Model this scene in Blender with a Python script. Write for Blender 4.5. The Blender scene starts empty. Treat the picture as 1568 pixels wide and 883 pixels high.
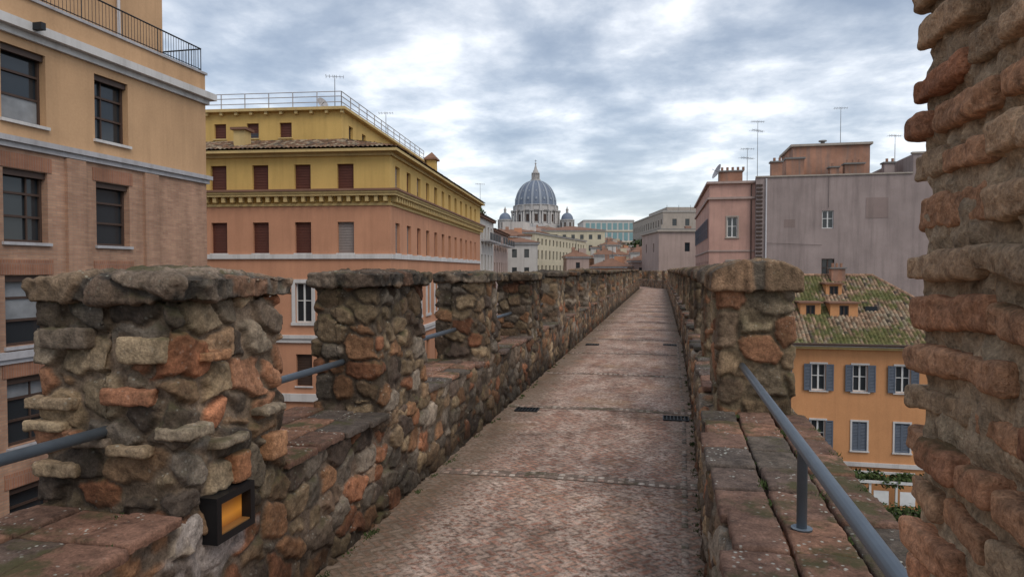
import bpy, math, random
import numpy as np
random.seed(7); rng=np.random.default_rng(7)
SC=bpy.context.scene
CA,SA=math.cos(math.radians(12.3)),math.sin(math.radians(12.3))
def plan(e,n):   # town survey frame (rotated 12.3 deg from the rampart axis) -> world
    return (e*CA-n*SA, e*SA+n*CA)
TOWNROT=math.radians(12.3)
GZ=-13.0
def xr(y): return float(np.interp(y,[0,3.5,7.5,15,60],[.17,.24,.36,.47,.5]))
XL=-1.8
# ---------------------------------------------------------------- materials
class N:
    def __init__(s,name):
        s.m=bpy.data.materials.new(name); s.m.use_nodes=True; s.nt=s.m.node_tree
        s.b=s.nt.nodes['Principled BSDF']; s.b.inputs['Specular IOR Level'].default_value=.25
    def n(s,t,**k):
        d=s.nt.nodes.new(t)
        for a,v in k.items(): setattr(d,a,v)
        return d
    def l(s,a,b): s.nt.links.new(a,b)
    def set(s,inp,v):
        if isinstance(v,(int,float)): inp.default_value=v
        elif isinstance(v,tuple): inp.default_value=v if len(v)==len(inp.default_value) else (*v,1)
        else: s.l(v,inp)
    def math(s,op,a,b=0,c=None,clamp=False):
        d=s.n('ShaderNodeMath',operation=op); d.use_clamp=clamp
        s.set(d.inputs[0],a); s.set(d.inputs[1],b)
        if c is not None: s.set(d.inputs[2],c)
        return d.outputs[0]
    def mix(s,f,a,b,mode='MIX'):
        d=s.n('ShaderNodeMix',data_type='RGBA',blend_type=mode)
        s.set(d.inputs[0],f); s.set(d.inputs[6],a); s.set(d.inputs[7],b); return d.outputs[2]
    def pos(s): return s.n('ShaderNodeNewGeometry').outputs['Position']
    def obj(s): return s.n('ShaderNodeTexCoord').outputs['Object']
    def vmul(s,v,sc):
        d=s.n('ShaderNodeMapping'); s.l(v,d.inputs[0]); d.inputs[3].default_value=sc; return d.outputs[0]
    def noise(s,v,scale,detail=4,rough=.55,dist=0):
        d=s.n('ShaderNodeTexNoise'); s.l(v,d.inputs['Vector']); d.inputs['Scale'].default_value=scale
        d.inputs['Detail'].default_value=detail; d.inputs['Roughness'].default_value=rough; d.inputs['Distortion'].default_value=dist
        return d.outputs[0]
    def ramp(s,f,pts):
        d=s.n('ShaderNodeValToRGB'); s.l(f,d.inputs[0]); e=d.color_ramp.elements
        while len(e)<len(pts): e.new(.5)
        for i,(p,c) in enumerate(pts):
            e[i].position=p; e[i].color=(c,c,c,1) if isinstance(c,(int,float)) else (*c,1)
        return d.outputs[0]
    def bump(s,h,st,dist=.02):
        d=s.n('ShaderNodeBump'); s.l(h,d.inputs['Height']); d.inputs['Strength'].default_value=st; d.inputs['Distance'].default_value=dist
        s.l(d.outputs[0],s.b.inputs['Normal'])
    def col(s,c): s.set(s.b.inputs['Base Color'],c)
    def rough(s,v): s.set(s.b.inputs['Roughness'],v)

def plain(name,c,r=.7,metal=0,var=.15,sc=3):
    q=N(name); f=q.noise(q.obj(),sc,4)
    q.col(q.mix(f,tuple(x*(1-var) for x in c),tuple(min(1,x*(1+var)) for x in c)))
    q.rough(r); q.b.inputs['Metallic'].default_value=metal
    return q.m
def stucco(name,c,var=.13,dirt=.25,dcol=(.12,.10,.085)):
    q=N(name); p=q.obj()
    f=q.ramp(q.noise(p,.45,5,.6),[(.3,0),(.72,1)])
    base=q.mix(f,tuple(x*(1-var) for x in c),tuple(min(1,x*(1+var)) for x in c))
    st=q.ramp(q.noise(q.vmul(p,(1.6,1.6,.12)),1.5,5,.65),[(.46,0),(.75,1)])
    g=q.noise(p,14,3)
    base=q.mix(q.math('MULTIPLY',st,dirt),base,dcol)
    base=q.mix(.2,base,q.mix(g,(.1,.1,.1),(1,1,1)),'SOFT_LIGHT')
    q.col(base); q.rough(.9); q.bump(g,.25,.01); return q.m
def brickmat(name,c1,c2,mort,bw=.26,bh=.07):
    q=N(name); p=q.pos(); sx=q.n('ShaderNodeSeparateXYZ'); q.l(p,sx.inputs[0])
    cx=q.n('ShaderNodeCombineXYZ'); q.l(q.math('ADD',sx.outputs[0],sx.outputs[1]),cx.inputs[0]); q.l(sx.outputs[2],cx.inputs[1])
    b=q.n('ShaderNodeTexBrick'); q.l(cx.outputs[0],b.inputs['Vector'])
    b.inputs['Scale'].default_value=1; b.inputs['Brick Width'].default_value=bw; b.inputs['Row Height'].default_value=bh
    b.inputs['Mortar Size'].default_value=.008; b.inputs['Bias'].default_value=0
    b.inputs['Color1'].default_value=(*c1,1); b.inputs['Color2'].default_value=(*c2,1); b.inputs['Mortar'].default_value=(*mort,1)
    st=q.ramp(q.noise(q.vmul(p,(1,1,.15)),1.2,6,.65),[(.4,.75),(.7,1.15)])
    st2=q.ramp(q.noise(q.vmul(p,(.6,.6,3)),2.5,4,.65),[(.3,.86),(.7,1.12)])
    q.col(q.mix(1.0,q.mix(1.0,b.outputs[0],st,'MULTIPLY'),st2,'MULTIPLY')); q.rough(.9); q.bump(b.outputs[1],-.4,.012); return q.m
def rockmat(name,lich=.5,lichcol=(.5,.49,.42),fine=1.0,bst=.7,moss_=1.0):
    q=N(name); p=q.pos(); a=q.n('ShaderNodeAttribute',attribute_name='Col').outputs[0]
    n1=q.noise(p,20*fine,6,.72); n2=q.noise(p,95*fine,3,.7); n3=q.noise(p,4,4,.6)
    c=q.mix(1.0,a,q.ramp(n1,[(.28,.42),(.5,1.0),(.72,1.5)]),'MULTIPLY')
    c=q.mix(1.0,c,q.ramp(n2,[(.3,.66),(.7,1.3)]),'MULTIPLY')
    c=q.mix(1.0,c,q.ramp(n3,[(.3,.72),(.7,1.2)]),'MULTIPLY')
    g=q.n('ShaderNodeNewGeometry'); s=q.n('ShaderNodeSeparateXYZ'); q.l(g.outputs['Normal'],s.inputs[0])
    up=q.ramp(s.outputs[2],[(.1,.0),(.8,1)])
    vo=q.n('ShaderNodeTexVoronoi'); q.l(p,vo.inputs['Vector']); vo.inputs['Scale'].default_value=38
    spots=q.ramp(q.math('ADD',vo.outputs['Distance'],q.math('MULTIPLY',n2,.3)),[(.32,1),(.42,0)])
    patch=q.ramp(q.noise(p,6,4,.65),[(.5,0),(.58,1)])
    spl=q.math('MULTIPLY',q.math('MULTIPLY',spots,patch),q.math('ADD',q.math('MULTIPLY',up,.8),.25),clamp=True)
    c=q.mix(q.math('MULTIPLY',spl,lich),c,lichcol)
    moss=q.ramp(q.noise(p,3.1,5,.7),[(.52,0),(.62,1)])
    c=q.mix(q.math('MULTIPLY',moss,q.math('ADD',q.math('MULTIPLY',up,.6*moss_),.12)),c,(.075,.068,.03))
    q.col(c); q.rough(.95)
    q.bump(q.math('ADD',n1,q.math('MULTIPLY',n2,.5)),bst,.014); return q.m
ROCK=rockmat('rubble_stone',.55); SILL=rockmat('sill_brick',.85,(.5,.5,.43),moss_=1.3); BRK=rockmat('worn_brick',.05,fine=1.3,bst=.8)
CAPM=rockmat('cap_stone',.55,(.42,.42,.33),bst=.9,moss_=1.2)
TILE=rockmat('roof_tile',.1,fine=.3)
STEEL=plain('galvanised_steel',(.19,.23,.27),.45,.35,.2,12)
IRON=plain('dark_iron',(.03,.032,.035),.5,.3)
WHITE=stucco('trim_white',(.60,.58,.56),.08,.35); TRIMG=stucco('trim_grey',(.42,.41,.42),.1,.4)
YEL=stucco('stucco_yellow',(.58,.385,.13),.1,.28,(.25,.16,.05)); SAL=stucco('stucco_salmon',(.52,.26,.155),.12,.28,(.25,.12,.07))
YTRIM=stucco('yellow_trim',(.57,.42,.19),.08,.3)
ATAN=stucco('stucco_tan',(.53,.33,.185),.12,.3,(.25,.15,.08))
ABR=brickmat('facade_brick',(.46,.275,.18),(.37,.21,.14),(.34,.24,.18))
ABR2=brickmat('lintel_brick',(.36,.17,.10),(.30,.14,.09),(.3,.2,.15),.07,.6)
ORG=stucco('stucco_orange',(.60,.29,.13),.1,.25,(.3,.14,.07)); PINK=stucco('stucco_pink',(.50,.30,.24),.16,.5,(.22,.15,.13))
GREY=stucco('stucco_mauve_grey',(.33,.265,.245),.16,.5,(.15,.12,.11))
STAIN=stucco('stained_brick_render',(.34,.18,.12),.45,.8,(.17,.16,.15))
CREAM=stucco('stucco_cream',(.54,.48,.35),.1,.25); CREAM2=stucco('stucco_pale',(.54,.51,.47),.08,.25)
BEIGE=stucco('travertine_beige',(.38,.33,.28),.1,.3); VPINK=stucco('stucco_dusty_rose',(.40,.30,.26),.1,.3)
SPS=stucco('basilica_travertine',(.42,.40,.38),.1,.25,(.2,.2,.2)); LEAD=plain('lead_roof',(.15,.18,.235),.6,0,.15,.1); LEADR=plain('lead_rib',(.28,.31,.35),.6)
TEAL=plain('arcade_glazing',(.20,.33,.34),.4); 
GLASS=N('window_glass'); GLASS.col((.025,.03,.035)); GLASS.rough(.08); GLASS.b.inputs['Specular IOR Level'].default_value=.6; GLASS=GLASS.m
CURT=plain('curtained_glass',(.24,.25,.26),.25,0,.5,2.5)
BLIND=plain('red_brown_blind',(.12,.045,.032),.6); BLINDG=plain('grey_blind',(.28,.24,.22),.6)
FRB=plain('brown_frame',(.07,.045,.035),.5); FRW=plain('white_frame',(.65,.65,.63),.5)
SHUT=plain('blue_grey_shutter',(.11,.13,.165),.6); ROOFF=plain('terracotta_roof',(.22,.12,.08),.9,0,.4,.8); FLATR=plain('flat_roof',(.2,.19,.18),.9)
ANT=plain('antenna_metal',(.16,.16,.16),.5,.4)
q=N('foliage'); q.col(q.mix(q.noise(q.pos(),1.7,3),(.02,.04,.012),(.09,.12,.035))); q.rough(.8); LEAF=q.m
# ---------------------------------------------------------------- mesh builder
class MB:
    def __init__(s): s.v=[];s.f=[];s.mi=[];s.ms=[];s.sm=[]
    def m(s,mt):
        if mt not in s.ms: s.ms.append(mt)
        return s.ms.index(mt)
    def poly(s,pts,mt,smooth=False):
        k=len(s.v); s.v+= [tuple(p) for p in pts]; s.f.append(tuple(range(k,k+len(pts)))); s.mi.append(s.m(mt)); s.sm.append(smooth)
    def hexa(s,c,mt):
        k=len(s.v); s.v+=[tuple(p) for p in c]
        for q in ((0,3,2,1),(4,5,6,7),(0,1,5,4),(1,2,6,5),(2,3,7,6),(3,0,4,7)):
            s.f.append(tuple(k+i for i in q)); s.mi.append(s.m(mt)); s.sm.append(False)
    def box(s,x0,x1,y0,y1,z0,z1,mt):
        s.hexa([(x0,y0,z0),(x1,y0,z0),(x1,y1,z0),(x0,y1,z0),(x0,y0,z1),(x1,y0,z1),(x1,y1,z1),(x0,y1,z1)],mt)
    def tube(s,a,b,r,mt,n=8,r2=None):
        a=np.array(a,float);b=np.array(b,float);d=b-a;d/=np.linalg.norm(d)
        h=np.array((0,0,1.)) if abs(d[2])<.9 else np.array((1.,0,0)); u=np.cross(d,h);u/=np.linalg.norm(u);w=np.cross(d,u)
        r2=r if r2 is None else r2; k=len(s.v)
        for p,rr in((a,r),(b,r2)):
            for i in range(n):
                t=2*math.pi*i/n; s.v.append(tuple(p+rr*(u*math.cos(t)+w*math.sin(t))))
        for i in range(n):
            j=(i+1)%n; s.f.append((k+i,k+j,k+n+j,k+n+i)); s.mi.append(s.m(mt)); s.sm.append(n>6)
        s.f.append(tuple(k+i for i in range(n)));s.mi.append(s.m(mt));s.sm.append(False)
        s.f.append(tuple(k+n+i for i in range(n)));s.mi.append(s.m(mt));s.sm.append(False)
    def revolve(s,cx,cy,prof,n,mt,smooth=True):
        k=len(s.v)
        for r,z in prof:
            for i in range(n):
                t=2*math.pi*i/n; s.v.append((cx+r*math.cos(t),cy+r*math.sin(t),z))
        for a in range(len(prof)-1):
            for i in range(n):
                j=(i+1)%n; s.f.append((k+a*n+i,k+a*n+j,k+(a+1)*n+j,k+(a+1)*n+i)); s.mi.append(s.m(mt)); s.sm.append(smooth)
    def done(s,name,loc=(0,0,0),rz=0,parent=None):
        me=bpy.data.meshes.new(name); me.from_pydata(s.v,[],s.f)
        for m in s.ms: me.materials.append(m)
        me.polygons.foreach_set('material_index',s.mi); me.polygons.foreach_set('use_smooth',s.sm); me.update()
        o=bpy.data.objects.new(name,me); SC.collection.objects.link(o); o.location=loc; o.rotation_euler=(0,0,rz)
        if parent: o.parent=parent
        return o
def empty(name):
    o=bpy.data.objects.new(name,None); SC.collection.objects.link(o); return o
# ---------------------------------------------------------------- facades
class Wall:
    def __init__(s,mb,p0,t): s.mb=mb; s.p=p0; s.t=t; s.n=(t[1],-t[0])
    def P(s,u,z,o): return (s.p[0]+s.t[0]*u+s.n[0]*o, s.p[1]+s.t[1]*u+s.n[1]*o, z)
    def box(s,u0,u1,z0,z1,o0,o1,mt):
        s.mb.hexa([s.P(u0,z0,o1),s.P(u1,z0,o1),s.P(u1,z0,o0),s.P(u0,z0,o0),s.P(u0,z1,o1),s.P(u1,z1,o1),s.P(u1,z1,o0),s.P(u0,z1,o0)],mt)
    def quad(s,u0,u1,z0,z1,o,mt): s.mb.poly([s.P(u0,z0,o),s.P(u1,z0,o),s.P(u1,z1,o),s.P(u0,z1,o)],mt)
ww_det=False
def facade(mb,p0,t,w,zones,ops=(),depth=.2):
    W=Wall(mb,p0,t); ops=[o for o in ops if o['u0']>=0.02 and o['u1']<=w-.02]
    us=sorted({0.,float(w)}|{o['u0'] for o in ops}|{o['u1'] for o in ops})
    zs=sorted({z for a in zones for z in a[:2]}|{o['z0'] for o in ops}|{o['z1'] for o in ops})
    zm=lambda z: next((m for a,b,m in zones if a<=z<=b),zones[0][2])
    for z0,z1 in zip(zs,zs[1:]):
        zc=(z0+z1)/2; row=[o for o in ops if o['z0']<zc<o['z1']]; st=None
        for u0,u1 in zip(us,us[1:]):
            uc=(u0+u1)/2; hole=any(o['u0']<uc<o['u1'] for o in row)
            if hole:
                if st is not None: W.quad(st,u0,z0,z1,0,zm(zc)); st=None
            elif st is None: st=u0
        if st is not None: W.quad(st,us[-1],z0,z1,0,zm(zc))
    for o in ops:
        a,b,c,d=o['u0'],o['u1'],o['z0'],o['z1']; m=zm((c+d)/2); D=-depth
        mb.poly([W.P(a,c,0),W.P(a,d,0),W.P(a,d,D),W.P(a,c,D)],m); mb.poly([W.P(b,c,0),W.P(b,d,0),W.P(b,d,D),W.P(b,c,D)],m)
        mb.poly([W.P(a,d,0),W.P(b,d,0),W.P(b,d,D),W.P(a,d,D)],m); mb.poly([W.P(a,c,0),W.P(b,c,0),W.P(b,c,D),W.P(a,c,D)],m)
        k=o.get('kind','glass'); fr=o.get('fr',FRW)
        if k=='blind':
            W.quad(a,b,c,d,-depth+.02,o.get('mat',BLIND))
            if random.random()<.35:
                zz=c+(d-c)*random.uniform(.1,.4); W.quad(a,b,c,zz,-depth+.03,GLASS)
            if depth>.19 and ww_det: 
                z_=c+.12
                while z_<d: W.box(a,b,z_,z_+.02,D+.02,D+.045,o.get('mat',BLIND)); z_+=.16
        elif k=='simple': W.quad(a,b,c,d,-depth+.02,GLASS)
        else:
            e=.07
            W.quad(a,b,c,d,-depth+.01,o.get('gl',GLASS))
            W.box(a,a+e,c,d,D+.02,D+.08,fr); W.box(b-e,b,c,d,D+.02,D+.08,fr)
            W.box(a+e,b-e,c,c+e,D+.02,D+.079,fr); W.box(a+e,b-e,d-e,d,D+.02,D+.079,fr)
            if k=='A':
                for f in (.36,.68):
                    z=c+(d-c)*f; W.box(a+e,b-e,z-.03,z+.03,D+.02,D+.077,fr)
                r=random.random()
                if r<.7:
                    z=d-(d-c)*random.choice([.3,.36,.62]); W.quad(a+e,b-e,z,d-e,D+.04,CURT)
                if random.random()<.6: W.quad(a+e,b-e,c+e,c+(d-c)*random.choice([.33,.36]),D+.045,CURT)
                if random.random()<.5:
                    mid=a+(b-a)*random.choice([.5,.35,.65]); W.box(mid-.02,mid+.02,c+e,d-e,D+.03,D+.07,fr)
                W.box(a,b,d-.16,d,D+.09,D+.2,fr)
            else:
                mid=(a+b)/2; W.box(mid-.05,mid+.05,c+e,d-e,D+.02,D+.077,fr)
                if k!='glass1': 
                    z=c+(d-c)*.55; W.box(a+e,mid-.05,z-.025,z+.025,D+.02,D+.07,fr); W.box(mid+.05,b-e,z-.025,z+.025,D+.02,D+.07,fr)
        s=o.get('sur')
        if s:
            w_,mt=s; W.box(a-w_,a,c,d,-.02,.05,mt); W.box(b,b+w_,c,d,-.02,.05,mt); W.box(a-w_,b+w_,d,d+w_,-.02,.055,mt); W.box(a-w_-.04,b+w_+.04,c-w_*.8,c,-.02,.1,mt)
        elif o.get('sill'): W.box(a-.06,b+.06,c-.08,c,-.02,.08,o['sill'])
        if o.get('shut'):
            hw=(b-a)/2
            for side in (0,1):
                if o['shut']=='open': x0=a-hw-.02 if side==0 else b+.02; oo=.07
                else: x0=a if side==0 else a+hw; oo=-.06
                x1=x0+hw
                W.box(x0,x0+.07,c,d,oo,oo+.05,SHUT); W.box(x1-.07,x1,c,d,oo,oo+.05,SHUT)
                for zz in (c,(c+d)/2-.04,d-.08): W.box(x0+.07,x1-.07,zz,zz+.08,oo,oo+.049,SHUT)
                W.quad(x0+.07,x1-.07,c+.08,d-.08,oo+.012,IRON)
                nz=int((d-c)/.09)
                for i in range(nz):
                    zz=c+.08+i*.09
                    if zz<d-.12: 
                        mb.poly([W.P(x0+.07,zz,oo+.045),W.P(x1-.07,zz,oo+.045),W.P(x1-.07,zz+.06,oo+.015),W.P(x0+.07,zz+.06,oo+.015)],SHUT)
    return W
def winrow(w,z0,z1,pitch,ww,start=None,**k):
    n=int((w-.6)/pitch); s=(w-(n-1)*pitch)/2 if start is None else start; r=[]
    while s+ww/2<w-.2:
        r.append(dict(u0=s-ww/2,u1=s+ww/2,z0=z0,z1=z1,**k)); s+=pitch
    return r
def block(mb,x0,x1,y0,y1,zt,mt,rows=(),pitch=3,ww=1.1,roof='flat',z0=GZ,cornice=WHITE,rooft=1.8,**k):
    Z=[(z0,zt,mt)]
    for p0,t,w in (((x0,y0),(1,0),x1-x0),((x1,y0),(0,1),y1-y0),((x1,y1),(-1,0),x1-x0),((x0,y1),(0,-1),y1-y0)):
        o=[]
        for a,b in rows: o+=winrow(w,a,b,pitch,ww,**k)
        facade(mb,p0,t,w,Z,o)
    mb.box(x0-.3,x1+.3,y0-.3,y1+.3,zt,zt+.3,cornice)
    if roof=='flat': mb.box(x0+.1,x1-.1,y0+.1,y1-.1,zt+.3,zt+.5,FLATR)
    else:
        h=zt+.3; e=.5; a=(x0-e,y0-e,h);b=(x1+e,y0-e,h);c=(x1+e,y1+e,h);d=(x0-e,y1+e,h)
        if x1-x0>y1-y0:
            r=(y1-y0)/2; p=(x0+r,(y0+y1)/2,h+rooft); q=(x1-r,(y0+y1)/2,h+rooft)
            mb.poly([a,b,q,p],ROOFF);mb.poly([b,c,q],ROOFF);mb.poly([c,d,p,q],ROOFF);mb.poly([d,a,p],ROOFF)
        else:
            r=(x1-x0)/2; p=((x0+x1)/2,y0+r,h+rooft); q=((x0+x1)/2,y1-r,h+rooft)
            mb.poly([a,b,p],ROOFF);mb.poly([b,c,q,p],ROOFF);mb.poly([c,d,q],ROOFF);mb.poly([d,a,p,q],ROOFF)
# ---------------------------------------------------------------- numpy rock
def H(ix,iy,iz,s):
    n=(ix.astype(np.int64)*73856093)^(iy.astype(np.int64)*19349663)^(iz.astype(np.int64)*83492791)^np.int64(s*6542989+1013)
    n=n&0xffffffff; n=((n^(n>>15))*2246822519)&0xffffffff; n=((n^(n>>13))*3266489917)&0xffffffff; n=n^(n>>16)
    return n/4294967296.0
def vn(p,sc,s=0):
    q=p*sc; b=np.floor(q); f=q-b; f=f*f*(3-2*f); b=b.astype(np.int64); r=0
    for i in (0,1):
        for j in (0,1):
            for k in (0,1):
                w=(f[:,0] if i else 1-f[:,0])*(f[:,1] if j else 1-f[:,1])*(f[:,2] if k else 1-f[:,2])
                r=r+w*H(b[:,0]+i,b[:,1]+j,b[:,2]+k,s)
    return r
def fbm(p,sc,s=0,o=3):
    r=0;a=.5
    for i in range(o): r=r+a*(vn(p,sc*2**i,s+i)-.5)*2; a*=.55
    return r
def voro(p,size,s,pw=3.2):
    q=p/np.array(size); b=np.floor(q).astype(np.int64); n=len(p)
    f1=np.full(n,9.);f2=np.full(n,9.);c1=np.zeros((n,3));r1=np.zeros(n);r2=np.zeros(n)
    for i in(-1,0,1):
        for j in(-1,0,1):
            for k in(-1,0,1):
                x,y,z=b[:,0]+i,b[:,1]+j,b[:,2]+k
                h=np.stack([H(x,y,z,s+1),H(x,y,z,s+2),H(x,y,z,s+3)],1)
                c=np.stack([x,y,z],1)+.5+(h-.5)*.78
                wgt=.8+.4*H(x,y,z,s+9)
                d=(np.abs(q-c)**pw).sum(1)**(1/pw)*wgt
                m=d<f1
                f2=np.where(m,f1,np.minimum(d,f2))
                f1=np.where(m,d,f1); c1[m]=c[m]; r1[m]=H(x,y,z,s+4)[m]; r2[m]=H(x,y,z,s+5)[m]
    return (f2-f1)*.5,r1,r2,q-c1
def ss(a,b,x): t=np.clip((x-a)/(b-a),0,1); return t*t*(3-2*t)
PAL=np.array([(.14,.10,.075),(.22,.145,.095),(.28,.185,.11),(.36,.19,.10),(.42,.30,.18),(.24,.195,.15),(.36,.29,.22),(.36,.16,.085),(.19,.14,.10),(.34,.24,.145)])
class RK:
    def __init__(s): s.V=[];s.F=[];s.C=[];s.n=0
    def add(s,V,F,C): s.V.append(V); s.F.append(F+s.n); s.C.append(C); s.n+=len(V)
    def done(s,name,mat,parent=None):
        V=np.concatenate(s.V).astype(np.float32);F=np.concatenate(s.F).astype(np.int32);C=np.concatenate(s.C)
        me=bpy.data.meshes.new(name); me.vertices.add(len(V)); me.vertices.foreach_set('co',V.ravel())
        me.loops.add(F.size); me.loops.foreach_set('vertex_index',F.ravel())
        me.polygons.add(len(F)); me.polygons.foreach_set('loop_start',np.arange(0,F.size,4,dtype=np.int32))
        me.update(calc_edges=True); me.polygons.foreach_set('use_smooth',np.ones(len(F),bool))
        at=me.color_attributes.new('Col','FLOAT_COLOR','POINT')
        at.data.foreach_set('color',np.concatenate([C,np.ones((len(C),1))],1).astype(np.float32).ravel())
        me.materials.append(mat); o=bpy.data.objects.new(name,me); SC.collection.objects.link(o)
        if parent: o.parent=parent
        return o
def rbox(rk,b,res,r=.03,size=(.17,.17,.12),seed=1,amp=.03,tone=1.,mort=(.34,.27,.20),solid=None,warp=None,rough=.008,skip=(),dark=None,flat=.0,patch=None,pal=None,joint=.72):
    lo=np.array(b[0::2],float);hi=np.array(b[1::2],float);n=np.maximum(2,np.ceil((hi-lo)/res)).astype(int);st=(hi-lo)/n
    I=[];Q=[];off=0
    for a in range(3):
        bb,c=(a+1)%3,(a+2)%3
        for sd in (0,1):
            if (a,sd) in skip: continue
            g,h=np.meshgrid(np.arange(n[bb]+1),np.arange(n[c]+1),indexing='ij')
            idx=np.zeros((g.size,3),int); idx[:,bb]=g.ravel(); idx[:,c]=h.ravel(); idx[:,a]=n[a]*sd
            k=np.arange(g.size).reshape(g.shape)+off
            q=np.stack([k[:-1,:-1],k[1:,:-1],k[1:,1:],k[:-1,1:]],-1).reshape(-1,4)
            if not sd: q=q[:,::-1]
            I.append(idx);Q.append(q);off+=g.size
    I=np.concatenate(I);Q=np.concatenate(Q)
    key=(I[:,0]*(n[1]+1)+I[:,1])*(n[2]+1)+I[:,2]
    _,fi,inv=np.unique(key,return_index=True,return_inverse=True); I=I[fi]; Q=inv.reshape(-1)[Q]
    P=lo+I*st
    r=min(r,.45*(hi-lo).min()); inner=np.clip(P,lo+r,hi-r); d=P-inner; L=np.linalg.norm(d,axis=1,keepdims=True); Nn=d/np.maximum(L,1e-6)
    P0=inner+Nn*r; S=P0+np.array([seed*3.7,seed*1.3,seed*2.1])
    if solid is None:
        k_=size[1]/.17
        wv=np.stack([fbm(S,6,11,3),fbm(S,6,21,3),fbm(S,6,31,3)],1)*.045*k_+np.stack([fbm(S,26,12,2),fbm(S,26,22,2),fbm(S,26,32,2)],1)*.012
        bd,r1,r2,loc=voro(S+wv,size,seed)
        prof=ss(.02,.085,bd)
        tilt=(loc[:,0]*(r1-.5)+loc[:,1]*(r2-.5)+loc[:,2]*((r1*7)%1-.5))*.05
        h=prof*((.3+.7*r2)*amp*1.3+tilt)-amp*.48+fbm(S,26,5,3)*rough*1.6+fbm(S,9,8,2)*amp*.25
        PL=PAL if pal is None else pal
        pc=PL[(r1*len(PL)).astype(int)]*(.72+.56*((r2*5)%1))[:,None]
        pc=pc*(1-flat)+flat*pc.mean(0)
        mk=ss(.018,.05,bd+.012*fbm(S,40,3,2))[:,None]
        C=np.array(mort)*(0.75+.5*vn(S,9,3))[:,None]*(1-mk)+pc*mk
        C=C*(joint+(1-joint)*ss(-.6,.4,h/amp))[:,None]
    else:
        h=fbm(S,14,5,3)*amp+fbm(S,45,9,2)*rough
        C=np.array(solid)*(np.ones((len(S),1)))*(.78+.44*vn(S,6,2))[:,None]
    w=vn(P0,1.3,77)*.6+vn(P0,3.1,78)*.4
    dk=ss(.42,.68,w)[:,None]
    C=C*(1-.45*dk*(1 if solid is None else .5))
    if dark is not None: C=C*dark(P0)[:,None]
    if patch is not None:
        pw=patch(P0); C=C*(1-pw[:,None])+np.array((.44,.38,.34))*pw[:,None]; h=h*(1-pw*.6)
    V=P0+Nn*h[:,None]
    if warp is not None: V=warp(V)
    rk.add(V,Q,np.clip(C*tone,0.01,1))
# ================================================================ LEFT PARAPET
SZ=.70
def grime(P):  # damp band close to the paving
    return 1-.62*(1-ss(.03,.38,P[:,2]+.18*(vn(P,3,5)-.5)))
def darktop(P): return 1-.5*ss(.95,1.5,P[:,2]+.3*(vn(P,2.5,9)-.5))
def endshade(P): # first merlon: shade of the near end painted into the colour, foot darkened
    return (1-.38*ss(2.42,2.3,P[:,1]+.1*(vn(P,5,7)-.5)))*(1-.35*ss(.98,.72,P[:,2]+.2*(vn(P,4,8)-.5)))
def lampatch(P):
    d=np.sqrt(((P[:,1]-2.45)/.30)**2+((P[:,2]-.54)/.24)**2)+1.0*(vn(P,6,4)-.5)+.5*(vn(P,20,4)-.5)
    return .8*(1-ss(.65,.95,d))
Lp=empty('stone_parapet')
body=RK(); caps=RK(); sill=RK()
segs=[(.4,5,.009),(5,10,.018),(10,22,.034),(22,60,.07)]
for a,b,rs in segs:
    rbox(body,(XL-.62,XL+.0,a,b,-.02,SZ-.03),rs,.02,seed=3,amp=.024 if rs<.05 else .015,dark=grime,tone=1.02 if a<4 else .88,mort=(.36,.265,.19) if a<5 else (.27,.2,.145),skip=((0,0),(2,0)) ,size=(.21,.21,.14),patch=lampatch if a<4 else None,joint=.6)
mers=[2.26,4.2,6.75,9.45]; 
while mers[-1]<56: mers.append(mers[-1]+2.65+random.uniform(-.1,.1))
lens=[]
PALW=np.array([(.38,.24,.14),(.42,.30,.18),(.44,.19,.10),(.22,.165,.12),(.33,.26,.185),(.46,.23,.13),(.17,.13,.10),(.44,.33,.21),(.28,.23,.18)])
for i,y in enumerate(mers):
    L=[.76,.9,.85][i] if i<3 else random.uniform(.8,1.05); lens.append(L)
    rs=.0085 if i==0 else .011 if i==1 else .016 if i<4 else .035 if i<9 else .07
    x0=XL-.64 if i==0 else XL-.48
    H_=1.53+ (random.uniform(-.03,.04) if i>0 else 0)
    def warpM(V):
        V=V.copy(); t=(V[:,2]-SZ)/.85; V[:,0]-=0.03*t*(V[:,0]>XL-.3); return V
    rbox(body,(x0,XL+.0,y,y+L,SZ-.12,H_),rs,.03,seed=3+i,amp=.03 if i==0 else .027,tone=(1.12 if i==0 else .82 if i%2 else .92),warp=warpM,
         size=(.2,.17,.135) if i else (.22,.185,.14),mort=(.44,.32,.22) if i==0 else (.27,.20,.14),dark=endshade if i==0 else darktop,skip=((2,0),),pal=PALW if i==0 else None,joint=.62)
    def warpC(V,x0=x0,y=y,L=L,i=i):
        V=V.copy(); u=(V[:,0]-(x0+XL)/2)/((XL-x0)/2+.08); w=(V[:,1]-(y+L/2))/(L/2+.08)
        up=ss(H_,H_+.05,V[:,2]); V[:,2]+=up*(.045 if i==0 else .03)*(1-u*u)*(1-w**4); return V
    sx=.03
    rbox(caps,(x0-sx,XL+sx,y-.035,y+L+.035,H_-.005,H_+.075),rs*.9,.008,seed=40+i,amp=.018 if i==0 else .014,rough=.012,size=(.34,.28,.3),mort=(.18,.15,.12),tone=1.15 if i==0 else .62,warp=warpC,flat=.5,joint=.5)
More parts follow.
